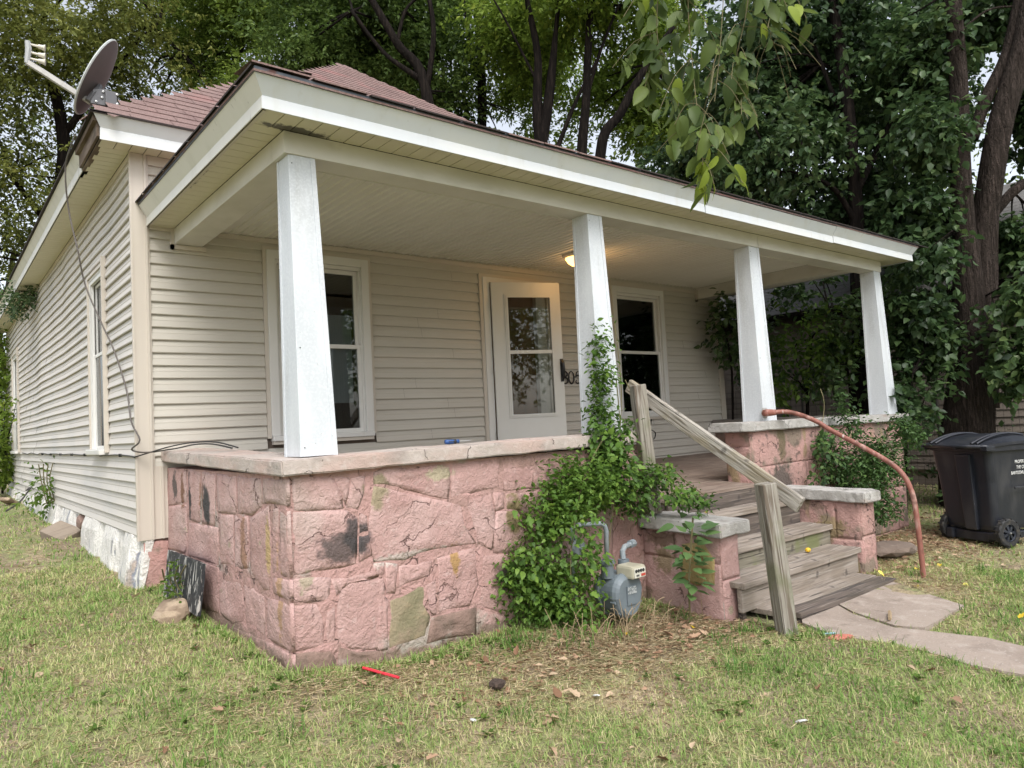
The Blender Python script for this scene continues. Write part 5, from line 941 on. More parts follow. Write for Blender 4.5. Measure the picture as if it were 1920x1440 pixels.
# cables
def spline(P, k=5):
    P = [Vector(p) for p in P]; out = [P[0]]
    for i in range(len(P)-1):
        p0, p1, p2, p3 = P[max(i-1,0)], P[i], P[i+1], P[min(i+2,len(P)-1)]
        for q in range(1,k+1): t = q/k; out.append(.5*((2*p1)+(-p0+p2)*t+(2*p0-5*p1+4*p2-p3)*t*t+(-p0+3*p1-3*p2+p3)*t**3))
    return out
cb = empty('coaxial_cable', (-.05,-.03,.62), 'dark coaxial cable hanging from the eave past the side window to the porch slab', 'cable')
P = [(-.34,.30,3.16)]+CABLE[:-1]+[(-.06,-.06,.66),(.02,-.10,.632),(.14,-.14,.640)]
MB().tube(spline(P), .0065, 6).build('hanging_length', cableg, cb)
MB().tube(spline([(.14,-.14,.640),(.20,-.30,.652),(.26,-.55,.675),(.33,-.75,.672),(.40,-.95,.638)]), .006, 6).tube(spline([(-.04,-.035,.60),(.05,-.10,.628),(.16,-.22,.665),(.26,-.48,.690),(.36,-.72,.685),(.43,-.98,.640)]), .0055, 6).build('loop_on_slab', cable, cb)
P = [(-.035,-.03,.597),(-.035,.05,.605)]+[(-.034,.3+.42*i,.612+.012*math.sin(i*2.1)*(1 if i > 11 else .35)+.004*i*.1) for i in range(20)]
MB().tube(spline(P,3), .006, 6).build('wall_run', cable, cb)
for i in range(7): MB().box(-.045,.5+i*.85,.600,-.02,.515+i*.85,.625).build('cable_clip', handm, cb)
MB().tube(spline([(-.03,7.3,.09),(-.08,7.2,.06)]+[(h[0], h[1], h[2]) for h in HOSE]), .012, 6).build('hose', cable, None)
tag(bpy.context.scene.objects['hose'], 'black hose dropping from the foot of the side wall into the grass', 'hose')
hk = MB().tube(spline([(5.98,-.03,.66),(5.94,-.06,.60),(5.93,-.05,.55),(6.0,-.07,.50),(6.02,-.05,.44),(6.0,-.04,.41)]), .007, 6).lathe([(0,0),(.022,0),(.022,.02),(0,.025)], (5.98,-.014,.66), (0,-1,0), 10).build('wall_hook', handm, None); hk['label'] = 'black curled wire hook on the siding below the right window'; hk['category'] = 'hook'
# screwdriver on the cap
sdv = empty('screwdriver', (1.46,-2.20,.61), 'blue and black handled screwdriver lying on the concrete slab', 'screwdriver')
a_, b_ = Vector((1.27,-2.33,.616)), Vector((1.365,-2.345,.616)); dd = (b_-a_).normalized()
MB().tube([a_, a_+dd*.012, a_+dd*.05, a_+dd*.085, b_], [.012,.0165,.017,.012,.014], 10).build('handle', bluem, sdv, smooth=True)
MB().tube([a_+dd*.02, a_+dd*.075], [.0175,.0175], 6).build('grip', handm, sdv)
MB().tube([b_, b_+dd*.085], .0032, 6).build('shaft', metalg, sdv)

# ---------------- rubbish bin ----------------
bn = empty('wheeled_bin', (7.2,-3.45,-.75), 'black wheeled rubbish bin with white city lettering on its side', 'bin')
ax = Vector((-.37,-.93,0)).normalized(); bx = Vector((.93,-.37,0)).normalized()   # ax along the axle, bx from the wheel side to the front
BO = Vector((6.98,-3.27,-.74))
def bp3(a, b, z): return BO+ax*a+bx*b+Vector((0,0,z))
def rrect(a0, a1, b0, b1, r, z, n=5):
    out = []
    for ca, cb_, st_ in ((a1-r,b0+r,-PI/2),(a1-r,b1-r,0),(a0+r,b1-r,PI/2),(a0+r,b0+r,PI)):
        for k in range(n+1): t = st_+k/n*PI/2; out.append(bp3(ca+r*math.cos(t), cb_+r*math.sin(t), z))
    return out
rings = [rrect(-.30,.26,.03,.60,.05,.15),rrect(-.31,.27,.02,.61,.06,.19),rrect(-.35,.29,-.0,.70,.07,.62),rrect(-.38,.31,-.035,.76,.07,.93),rrect(-.405,.335,-.05,.80,.07,.935),rrect(-.405,.335,-.05,.80,.07,.985),rrect(-.395,.325,-.04,.79,.07,.99)]
m = MB(); n = len(rings[0]); V = [p for r in rings for p in r]
m.add(V, [(r*n+i, r*n+(i+1) % n, (r+1)*n+(i+1) % n, (r+1)*n+i) for r in range(len(rings)-1) for i in range(n)]+[tuple(range(n-1,-1,-1)), tuple((len(rings)-1)*n+i for i in range(n))])
me = m.mesh('b'); bm = bmesh.new(); bm.from_mesh(me); bmesh.ops.recalc_face_normals(bm, faces=bm.faces); bm.to_mesh(me); bm.free()
bo = link('bin_body', me, binm, bn)
def bbox(a0,a1,b0,b1,z0,z1): return MB().hull8([bp3(a0,b0,z0),bp3(a1,b0,z0),bp3(a1,b1,z0),bp3(a0,b1,z0)], [bp3(a0,b0,z1),bp3(a1,b0,z1),bp3(a1,b1,z1),bp3(a0,b1,z1)])
# pressed rib and recess on the wheel side, wheel housing
m = MB(); m.hull8([bp3(-.04,-.03+.02,.14),bp3(.09,-.01,.14),bp3(.09,.05,.14),bp3(-.04,.05,.14)], [bp3(-.06,-.062,.90),bp3(.11,-.062,.90),bp3(.11,.0,.90),bp3(-.06,.0,.90)]); m.build('back_rib', binm, bn, bevel=.01)
bbox(.20,.30,-.01,.50,.0+.06,.13).build('wheel_housing', binm, bn, bevel=.012); bbox(-.25,.19,.02,.16,.03,.12).build('wheel_housing', binm, bn, bevel=.012)
bbox(-.27,-.19,-.02,.30,.03,.13).build('wheel_housing', binm, bn, bevel=.012)
bbox(.338,.352,.22,.50,.555,.575).build('side_grip_ledge', binm, bn, bevel=.005)
# hinge bar and brackets
MB().tube([bp3(-.45,-.105,.985), bp3(.36,-.105,.985)], .019, 10).build('handle_bar', binm, bn, smooth=True)
for a in (-.37,.0,.31): bbox(a-.02,a+.02,-.12,-.03,.955,1.0).build('handle_bracket', binm, bn, bevel=.006)
bbox(-.46,-.38,-.13,-.03,.945,.99).build('handle_bracket', binm, bn, bevel=.006); bbox(.30,.37,-.13,-.02,.945,.99).build('handle_bracket', binm, bn, bevel=.006)
# domed lid
NL = 10; V = []
for i in range(NL+1):
    b = -.085+(.90)*i/NL
    for k in range(9):
        a = -.43+.78*k/8; q = i/NL; dome = .095*math.sin(PI*min(1,q*1.02))**.8 if 0 < q < 1 else 0; edge = 1-abs(k/4-1)**6
        V.append(bp3(a, b, 1.0+dome*(.25+.75*edge)*(1-.15*abs(k/4-1))))
m = MB(); m.add(V, [(i*9+k, i*9+k+1, (i+1)*9+k+1, (i+1)*9+k) for i in range(NL) for k in range(8)])
low = [Vector(v)-Vector((0,0,.03)) for v in V[:9]]+[Vector(V[i*9+8])-Vector((0,0,.03)) for i in range(1,NL+1)]
me = m.mesh('l'); bm = bmesh.new(); bm.from_mesh(me)
ret = bmesh.ops.extrude_face_region(bm, geom=list(bm.faces)); 
for v in [g for g in ret['geom'] if isinstance(g, bmesh.types.BMVert)]: v.co.z -= .028
bmesh.ops.recalc_face_normals(bm, faces=bm.faces); bm.to_mesh(me); bm.free(); lid = link('lid', me, binm, bn)
for a in (-.30,-.24,.18,.24):
    m = MB(); m.tube([bp3(a*(1 if i else 1), -.10+.62*i/6, .995+.105*math.sin(PI*min(1,.04+.72*i/6))**.8) for i in range(7)], .012, 6); m.build('lid_rib', binm, lid)
def wheel(a, s):
    c = bp3(a, .09, .135); m = MB(); axv = ax*s
    m.lathe([(.085,-.026),(.125,-.028),(.138,-.018),(.138,.018),(.125,.028),(.085,.026)], c, axv, 28); t_ = m.build('wheel', tyre, bn)
    m = MB()
    for k in range(24):
        t = 2*PI*k/24; q = Vector(axv).to_track_quat('Z','Y').to_matrix(); p = c+q @ Vector((math.cos(t)*.139, math.sin(t)*.139, .018*(1 if k % 2 else -1))); tt = q @ Vector((-math.sin(t), math.cos(t), 0)); nn_ = q @ Vector((math.cos(t), math.sin(t), 0)); zz2 = q @ Vector((0,0,1))
        m.add([p+tt*x1*.009+zz2*x2*.014+nn_*x3*.004 for x3 in (-1,1) for x1, x2 in ((-1,-1),(1,-1),(1,1),(-1,1))], [(4,5,6,7),(0,1,5,4),(1,2,6,5),(2,3,7,6),(3,0,4,7)])
    m.build('tread', tyre, t_)
    m = MB(); m.lathe([(.0,.030),(.018,.030),(.022,.022),(.022,.0),(.0,.0)], c, axv, 14); m.lathe([(.088,.020),(.080,.024),(.074,.012),(.088,.006)], c, axv, 28)
    for k in range(7):
        t = 2*PI*k/7; q = Vector(axv).to_track_quat('Z','Y').to_matrix(); d1 = q @ Vector((math.cos(t), math.sin(t), 0)); d2 = q @ Vector((-math.sin(t), math.cos(t), 0)); z_ = q @ Vector((0,0,1))
        m.hull8([c+d1*.018-d2*.010, c+d1*.018+d2*.010, c+d1*.078+d2*.016, c+d1*.078-d2*.016], [c+d1*.018-d2*.008+z_*.022, c+d1*.018+d2*.008+z_*.022, c+d1*.078+d2*.014+z_*.014, c+d1*.078-d2*.014+z_*.014])
    m.build('rim', M('blue black wheel plastic', (.022,.026,.036), .4), t_)
    m = MB(); m.lathe([(.0,.040),(.008,.038),(.010,.028)], c, axv, 10); m.build('axle_cap', metalg, t_)
wheel(.335, 1); wheel(-.30, -1)
MB().tube([bp3(-.33,.09,.135), bp3(.33,.09,.135)], .009, 8).build('axle', metalg, bn)
def text_obj(txt, size, a_pos, b_pos, z, name):
    c = bpy.data.curves.new('t', 'FONT'); c.body = txt; c.size = size; c.extrude = .0008; c.align_x = 'LEFT'
    to = bpy.data.objects.new('t', c); COL.objects.link(to); bpy.context.view_layer.update()
    me = bpy.data.meshes.new_from_object(to.evaluated_get(bpy.context.evaluated_depsgraph_get())); bpy.data.objects.remove(to)
    # side face tilts outward with height
    f = (z-.14)/(.93-.14); a_here = .255+(.31-.255)*min(1,f)
    slope = (.31-.255)/(.93-.14)
    X = bx; Yv = (Vector((0,0,1))+ax*slope).normalized(); Z = X.cross(Yv)
    Mx = Matrix.Translation(bp3(a_here+.0035, b_pos, z)) @ Matrix((X, Yv, Z)).transposed().to_4x4()
    me.transform(Mx @ Matrix.Diagonal((.92,1.25,1,1))); me.materials.clear()
    return link(name, me, binw, bn)
text_obj('PROPERTY OF', .036, 0, .30, .80, 'lettering'); text_obj('THE CITY OF', .036, 0, .32, .745, 'lettering'); text_obj('BARTLESVILLE, OK', .036, 0, .25, .69, 'lettering')

# ---------------- neighbour's house and fence ----------------
nb = empty('neighbour_house', (11,0,-.6), 'old dim clapboard house with a grey shingle roof behind the trees on the right', 'house')
NX = 11.0; NY0, NY1, NZ = -3.4, 9.0, 2.30
MB().box(NX+.03,NY0,-.8,NX+6,NY1,NZ+.2).build('wall', nbside, nb)
k = 0; z = -.35
while z < NZ:
    MB().add([(NX-.005,NY0,z+.112),(NX-.005,NY1,z+.112),(NX-.024,NY1,z),(NX-.024,NY0,z),(NX+.03,NY1,z),(NX+.03,NY0,z)], [(0,1,2,3),(3,2,4,5)]).build('siding_board', nbside, nb); z += .112
ov = .55; s_ = .62; nr_ = MB().add([(NX-ov,NY0-ov,NZ+.08),(NX-ov,NY1,NZ+.08),(NX+3,NY1,NZ+.08+s_*(3+ov)),(NX+3,NY0-ov+0,NZ+.08+s_*(3+ov)),(NX+6+ov,NY0-ov,NZ+.08),(NX+6+ov,NY1,NZ+.08)], [(0,3,2,1),(3,4,5,2)]).build('roof', nbroof, nb)
MB().box(NX-ov,NY0-ov,NZ+.02,NX-ov+.03,NY1,NZ+.085).build('eave_board', barkd, nr_)
for i in range(22):
    y = NY0-.4+i*.6; MB().box(NX-ov+.03,y,NZ-.06,NX,y+.05,NZ+.06).build('rafter_tail', barkd, nb)
for r in range(20):
    s0 = .16*r; m = MB()
    y = NY0-ov+(.15 if r % 2 else 0)
    V0 = Vector((NX-ov+s0*.85, 0, NZ+.085+s_*s0*.85)); 
    m.add([(V0.x-.02,NY0-ov,V0.z+.004),(V0.x-.02,NY1,V0.z+.004),(V0.x+.15,NY1,V0.z+s_*.16+.004),(V0.x+.15,NY0-ov,V0.z+s_*.16+.004),(V0.x-.02,NY1,V0.z-.008),(V0.x-.02,NY0-ov,V0.z-.008)], [(0,3,2,1),(0,1,4,5)]); m.build('shingle_course', nbroof, nr_)
fn = empty('wire_fence', (10.3,0,-.6), 'rusty welded wire fence in front of the neighbouring house', 'fence')
m = MB(); 
for i in range(72): y = -4+.09*i; m.box(10.3,y,-.6,10.303,y+.004,1.05)
for i in range(17): m.box(10.298,-4,-.55+.1*i,10.302,2.5,-.546+.1*i)
tag(m.build('wire_mesh', wirem, fn), kind='stuff')
for y in (-3.9,-1.8,.3,2.4): MB().tube([(10.32,y,-.8),(10.32,y,1.15)], .022, 6).build('post', wirem, fn)

# ---------------- vegetation ----------------
def unit(v): return v/np.maximum(np.linalg.norm(v, axis=-1, keepdims=True), 1e-9)
def leaves(P, D, N, Ln, Wd, T, fold=.25, six=False):
    """P base, D direction, N approx normal, all (n,3)"""
    D = unit(D); S = unit(np.cross(D, N)); N2 = np.cross(S, D); L1 = Ln[:,None]; W1_ = Wd[:,None]
    n = len(P)
    if not six:
        V = np.stack([P, P+D*L1*.45+S*W1_*.5+N2*W1_*fold*.5, P+D*L1-N2*L1*.12, P+D*L1*.45-S*W1_*.5+N2*W1_*fold*.5], 1)
        F_ = np.arange(n)[:,None]*4+np.array([[0,1,2],[0,2,3]]).reshape(1,-1); F_ = F_.reshape(-1,3)
        return V.reshape(-1,3), F_, np.repeat(T, 4)
    V = np.stack([P, P+D*L1*.30+S*W1_*.46+N2*W1_*fold*.4, P+D*L1*.62+S*W1_*.36+N2*W1_*fold*.3, P+D*L1*1.0-N2*L1*.14, P+D*L1*.62-S*W1_*.36+N2*W1_*fold*.3, P+D*L1*.30-S*W1_*.46+N2*W1_*fold*.4, P+D*L1*.5-N2*L1*.03], 1)
    t6 = np.array([[0,1,6],[1,2,6],[2,3,6],[3,4,6],[4,5,6],[5,0,6]]).reshape(1,-1)
    F_ = (np.arange(n)[:,None]*7+t6).reshape(-1,3)
    return V.reshape(-1,3), F_, np.repeat(T, 7)
def vnoise(P, s, seed=0):
    """cheap smooth pseudo noise, roughly -1..1"""
    q = P*s+seed*1.37; x, y, z = q[:,0], q[:,1], q[:,2]
    return (np.sin(x*1.7+np.sin(y*1.3+2))+np.sin(y*1.9+np.sin(z*1.5+1))+np.sin(z*1.6+np.sin(x*1.1))+.6*np.sin(2.9*x+3.1*y)+.6*np.sin(3.3*z-2.7*x+y))/4.2
def lobe_points(lobes, n, gap, seed, edge=.45, gs=2.2):
    L_ = np.array(lobes); vol = L_[:,3]**2*L_[:,4]; vol = vol**.75; pick = RNG.choice(len(L_), size=n*3, p=vol/vol.sum())
    d = unit(RNG.normal(size=(n*3,3))); r = RNG.random(n*3)**edge
    P = L_[pick,:3]+d*r[:,None]*np.c_[L_[pick,3],L_[pick,3],L_[pick,4]]*(1+.18*RNG.normal(size=(n*3,1)))
    keep = vnoise(P, gs, seed) > (gap*1.6-.95)
    P = P[keep][:n]; d = d[keep][:n]; return P, d
def sprays(P, d, k, ll, spread, droop, seed, tshift=0, six=False, wr_=.5):
    n = len(P); tw = unit(d*.6+RNG.normal(size=(n,3))*.7+np.array([0,0,-droop])); L_ = spread*(.7+.6*RNG.random(n))
    t = np.tile(np.linspace(.05,1,k), n); Pk = np.repeat(P,k,0)+np.repeat(tw*L_[:,None],k,0)*t[:,None]+RNG.normal(size=(n*k,3))*.035*spread/.4
    side = np.where(np.arange(n*k) % 2 == 0, 1., -1.)[:,None]
    sd_ = unit(np.cross(np.repeat(tw,k,0), np.array([0,0,1.]))+1e-6)*side
    D = unit(np.repeat(tw,k,0)*.6+sd_*.8+RNG.normal(size=(n*k,3))*.45+np.array([0,0,-droop*.8]))
    N = unit(RNG.normal(size=(n*k,3))*.5+np.array([0,0,1.]))
    ln = ll*(.7+.6*RNG.random(n*k)); T = np.clip(.42+.30*np.repeat(vnoise(P,1.3,seed+4),k)+.22*RNG.normal(size=n*k)*.8+tshift, 0, 1)
    return leaves(Pk, D, N, ln, ln*wr_*(.85+.3*RNG.random(n*k)), T, six=six)
def tree(i, t):
    tk = t['trunks']; b = tk[0][0]; root = empty(t['name'], (b[0], b[1], g1(b[0],b[1])), t['label'], 'tree')
    near_ = t['name'] == 'forked_tree'
    for j, tr in enumerate(tk):
        P = [Vector(p[:3]) for p in tr]; r = [p[3] for p in tr]
        if j == 0 or t['name'] == 'multi_stem_tree' and P[0].z < 2:
            gz_ = g1(P[0].x, P[0].y)-.2
            if P[0].z > gz_: P.insert(0, Vector((P[0].x, P[0].y, gz_))); r.insert(0, r[0]*1.15)
        Q = spline(P, 5); rr = np.interp(np.linspace(0, len(P)-1, len(Q)), range(len(P)), r)
        Q = [q+mnoise.noise_vector(q*.8+Vector((i,j,0)))*(.35*rr[k_]) for k_, q in enumerate(Q)]
        MB().tube(Q, list(rr), 16 if near_ else 9, wob=.06).build('trunk' if j == 0 else 'limb', bark if near_ else barkd, root, smooth=True)
    # smaller branches towards the lobes
    m = MB(); rg = random.Random(i); tips = [Vector(p[:3]) for tr in tk for p in tr[1:]]
    for lb in t['lobes']:
        c = Vector(lb[:3]); s0 = min(tips, key=lambda q: (q-c).length)
        for q in range(3):
            e_ = c+Vector((rg.uniform(-1,1)*lb[3]*.7, rg.uniform(-1,1)*lb[3]*.7, rg.uniform(-.2,.8)*lb[4])); mid = s0.lerp(e_, .5)+Vector((rg.uniform(-.2,.2),rg.uniform(-.2,.2),rg.uniform(-.1,.3)))*lb[3]*.6
            r0 = .012+.012*lb[3]; m.tube(spline([s0, mid, e_], 4), list(np.linspace(r0, r0*.3, 9)), 5)
    tag(m.build('branches', barkd, root), kind='stuff')
    P, d = lobe_points(t['lobes'], t['n'], t['gap'], t['seed'], gs=(1.1 if t['lobes'][0][3] > 1.3 else 2.4))
    sp = .45 if t['ll'] >= .12 and t['n'] > 1000 else .28
    if t['name'] == 'forked_tree': sp = .3
    V, F_, T = sprays(P, d, t['k'], t['ll'], sp, t['droop'], t['seed'], six=t['name'] in ('forked_tree','mulberry_tree','sapling'), wr_=.72 if t['tint'] == 4 else .48)
    o = np_mesh('crown', V, F_, T, LM[t['tint']], root)
    return root
for i, t in enumerate(TREES): tree(i, t)
P, d = lobe_points(FAR, 2100, .5, 31, gs=.9)
V, F_, T = sprays(P, d, 8, .24, .8, .2, 31, -.05)
tag(np_mesh('distant_woodland', V, F_, T, farleaf), kind='stuff')
m = MB(); rg = random.Random(9)
for i in range(34):
    a = -18+i*1.6; px_, py_ = 10+a*.9*.78+rg.uniform(-2,2), 26-a*.9*.63+rg.uniform(-3,3)
    m.tube([(px_,py_,-1),(px_+rg.uniform(-.3,.3),py_,3),(px_+rg.uniform(-1,1),py_,9)], [.2,.15,.08], 6)
tag(m.build('distant_trunks', barkd, None), kind='stuff')
# ground scrub under the far trees
lob = [[x_, y_, -.3, 1.3, .45] for x_, y_ in ((9.5,6),(10,9),(-9,20),(-6,17),(-4,14.5),(-13,18),(-2.2,14),(0,16),(4,15),(9.9,-3.2),(11,-5.5),(13.5,-6.5),(16,-8))]
P, d = lobe_points(lob, 3600, .1, 8); V, F_, T = sprays(P, d, 9, .10, .3, 0, 8, -.1); tag(np_mesh('undergrowth', V, F_, T, LM[4]), kind='stuff')
# trees across the street behind the viewer: seen only in the window panes
for i, (x_, y_, s_) in enumerate(((-9,-22,1),(2,-26,1.2),(14,-20,1.1))):
    root = empty('street_tree', (x_,y_,-.9), ('broad street tree across the road, seen only mirrored in the panes', 'tall street tree opposite the steps, seen only mirrored in the panes', 'street tree to the right across the road, seen only mirrored in the panes')[i], 'tree')
    MB().tube([(x_,y_,-1),(x_,y_,3),(x_+.5,y_,6)], [.35,.25,.15], 8).build('trunk', barkd, root)
    P, d = lobe_points([[x_,y_,5.5,3.4*s_,2.8*s_],[x_+2,y_,4.5,2.4,1.8],[x_-2.5,y_,4.5,2.4,2]], 900, .35, i); V, F_, T = sprays(P, d, 8, .28, .8, .2, i); np_mesh('crown', V, F_, T, LM[1], root)

def leaf_mesh(name, L_, W_, kind='ovate', fold=.16, curl=.12, teeth=False):
    """a single leaf along +Y, base at the origin"""
    prof = {'ovate': [(.0,.0),(.10,.34),(.28,.50),(.50,.44),(.74,.26),(.90,.10),(1,0)], 'elm': [(.0,.0),(.08,.28),(.25,.46),(.50,.50),(.74,.36),(.90,.15),(1,0)], 'lobed': [(.0,.0),(.05,.40),(.22,.34),(.36,.56),(.52,.30),(.74,.32),(1,0)]}[kind]
    V = []; n = len(prof)
    for t, w_ in prof: V.append((0, t*L_, -curl*L_*t*t))
    for s in (1,-1):
        for t, w_ in prof[1:-1]: V.append((s*w_*W_, (t+(.02 if teeth else 0))*L_, fold*w_*W_-curl*L_*t*t))
    F_ = []
    for s in (0,1):
        b = n+s*(n-2)
        for i in range(n-1):
            c1, c2 = i, i+1; e1 = b+i-1 if i > 0 else None; e2 = b+i if i < n-2 else None
            f = [c1, c2] + ([e2] if e2 is not None else [])+([e1] if e1 is not None else [])
            if s == 0: f = f[::-1]
            F_.append(tuple(f))
    me = bpy.data.meshes.new(name); me.from_pydata(V, [], F_); me.update(); return me
def tinted(me, t, mat):
    m2 = me.copy(); a = m2.attributes.new('tint', 'FLOAT', 'POINT'); a.data.foreach_set('value', [t]*len(m2.vertices)); m2.materials.append(mat); m2.polygons.foreach_set('use_smooth', [True]*len(m2.polygons)); return m2
def place_leaf(me, p, d, n, s, parent, name='leaf'):
    d = Vector(d).normalized(); n = Vector(n); x_ = d.cross(n).normalized(); z_ = x_.cross(d)
    o = bpy.data.objects.new(name, me); COL.objects.link(o); o.parent = parent; o.matrix_parent_inverse = WM(parent).inverted()
    o.matrix_basis = Matrix.Translation(Vector(p)) @ Matrix((x_, d, z_)).transposed().to_4x4() @ Matrix.Scale(s, 4)
    return o
# near elm branch hanging into the top of the view
elm = empty('elm_branch', tuple(ELMTWIGS[0][0][:3]), 'drooping elm branch with large toothed leaves hanging in at the top right, nearest the viewer', 'branch')
base_l = [tinted(leaf_mesh('elm_leaf', .094, .045, 'elm', fold=.4, curl=c_, teeth=True), t_, elmleaf) for c_ in (.15,.5,-.12) for t_ in (.1,.3,.5,.68)]+[tinted(leaf_mesh('elm_leaf', .092, .045, 'elm', curl=.3), .97, elmleaf)]
rg = random.Random(3); cnt = 0
for tw in ELMTWIGS:
    Q = spline([p[:3] for p in tw], 8); rr = np.interp(np.linspace(0,len(tw)-1,len(Q)), range(len(tw)), [max(.0016, p[3]*.35) for p in tw]); MB().tube(Q, list(rr), 6).build('twig', stem, elm)
    ends = []
    for i in range(2, len(Q)-1, 2):
        for s in (1,-1):
            if rg.random() < .3: continue
            dd = Vector((rg.uniform(-1,1), rg.uniform(-1,1), rg.uniform(-.9,-.1))).normalized()*rg.uniform(.08,.26)
            S = [Q[i], Q[i]+dd*.5+Vector((0,0,.02)), Q[i]+dd+Vector((0,0,-.03))]; MB().tube(spline(S,3), .0013, 4).build('twig', stem, elm)
            ends.append(S)
    for S in ends:
        for q in range(rg.choice((4,5,6))):
            p = S[0].lerp(S[2], (q+1)/5)+Vector((0,0,.005)); d = Vector((rg.uniform(-.8,.8), rg.uniform(-.8,.8), rg.uniform(-1.3,-.3)))
            yel = tw is ELMTWIGS[0] and p.z < 1.75 and rg.random() < .5
            me = base_l[-1] if (yel or rg.random() < .06) else rg.choice(base_l[:-1])
            if cnt < 290: place_leaf(me, p, d, (rg.uniform(-.7,.7), rg.uniform(-1,-.1), rg.uniform(.2,1)), rg.uniform(.65,1.25), elm); cnt += 1

def climber(name, lobes, label, cat, mat, n_parts, n_stuff, ll, seed, stems, kind='ovate', droop=.25, out=(-.35,-.8,.35), wr_=.55, gs=6, gap=.2):
    root = empty(name, tuple(lobes[0][:3]), label, cat); rg = random.Random(seed)
    ml = [tinted(leaf_mesh('l', ll, ll*.6, kd, fold=.2, curl=c_), t_, mat) for kd in (kind, 'lobed' if kind == 'ovate' else 'ovate') for c_ in (.08,.22) for t_ in (.12,.35,.55,.8)]
    P, d = lobe_points(lobes, n_parts+n_stuff, gap, seed, edge=.38, gs=gs)
    o_ = np.array(out); sc = (P-np.array([lobes[0][:3]]))@o_+RNG.normal(size=len(P))*.02
    dist = np.linalg.norm(P-np.array(co), axis=1)
    idx_ = np.argsort(dist)[:n_parts]; mask = np.ones(len(P), bool); mask[idx_] = False
    for i in idx_:
        p = P[i]; dv = Vector(d[i])*.5+Vector((rg.uniform(-.6,.6), rg.uniform(-.7,.3), -droop+rg.uniform(-.6,.4)))
        nv = Vector(out)+Vector((rg.uniform(-.6,.6), rg.uniform(-.5,.5), rg.uniform(-.2,.9)))
        place_leaf(rg.choice(ml), p, dv, nv, rg.uniform(.45,1.45), root)
    Pr, dr = P[mask], d[mask]
    V, F_, T = sprays(Pr, dr, 3, ll*.85, ll*1.6, droop, seed, six=True, wr_=wr_); tag(np_mesh('foliage', V, F_, T, mat, root), kind='stuff')
    m = MB()
    for S in stems: Q = spline(S, 5); m.tube(Q, [.004+.001*math.sin(i) for i in range(len(Q))], 5)
    m.build('stems', stem, root); return root
climber('vine_bush', BUSH, 'green bush of tangled vine growing against the pink wall beside the gas meter', 'bush', vineleaf, 290, 3600, .046, 11, [[(2.0,-2.7,-.65),(1.9,-2.75,-.2),(2.2,-2.6,.3),(2.5,-2.55,.6)],[(2.2,-2.7,-.65),(2.4,-2.65,0),(2.7,-2.5,.5),(2.75,-2.45,1.0)]], gap=.42, gs=4.5)
climber('climbing_vine', VINE, 'bright green vine climbing the second porch column from the left', 'vine', vineleaf, 290, 750, .052, 12, [[(2.7,-2.45,.3),(2.82,-2.42,.8),(2.85,-2.40,1.1),(2.83,-2.39,1.45)],[(2.9,-2.5,.2),(2.95,-2.5,.7),(2.88,-2.42,1.0)]], gs=9)
climber('trailing_vine', VINE2, 'loose vine trailing over the top step left of the rail', 'vine', vineleaf, 200, 260, .042, 13, [[(2.9,-2.6,.2),(3.1,-2.55,.35),(3.3,-2.6,.2),(3.55,-2.6,.05)],[(3.0,-2.6,.05),(3.3,-2.65,.05),(3.6,-2.6,.02)]], gs=8)
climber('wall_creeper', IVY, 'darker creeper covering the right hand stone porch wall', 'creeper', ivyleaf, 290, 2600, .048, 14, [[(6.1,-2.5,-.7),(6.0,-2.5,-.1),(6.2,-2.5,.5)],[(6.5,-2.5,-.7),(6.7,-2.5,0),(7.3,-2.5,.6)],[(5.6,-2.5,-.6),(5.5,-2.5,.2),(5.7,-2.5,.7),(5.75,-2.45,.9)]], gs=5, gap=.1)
# broad leaved weed in front of the low pedestal
wd = empty('broad_leaved_weed', (2.72,-3.02,-.68), 'young broad leaved sapling sprouting before the left pedestal', 'weed'); rg = random.Random(21)
MB().tube(spline([(2.72,-3.02,-.70),(2.70,-3.04,-.45),(2.72,-3.06,-.2),(2.74,-3.08,.02)]), [.007]*16, 5).build('stem', stem, wd)
ml = [tinted(leaf_mesh('l', .12, .07, 'ovate', curl=c_), t_, M('weed leaf %d' % i_, (.1,.2,.08), .5, attr=[(0,(.06,.12,.045)),(1,(.13,.22,.07))], trans=.3)) for i_, (c_, t_) in enumerate(((.1,.2),(.2,.5),(.05,.8)))]
for i in range(64):
    h = rg.uniform(-.5,.06); a = rg.uniform(0,2*PI); r_ = rg.uniform(.03,.16)*(.6+.5*(h+.5)*1.6); p = (2.72+math.cos(a)*r_, -3.06+math.sin(a)*r_*.7, h)
    place_leaf(rg.choice(ml), p, (math.cos(a), math.sin(a)*.8-.2, rg.uniform(-.3,.35)), (rg.uniform(-.4,.2),-.4,1), rg.uniform(.5,1.15), wd)
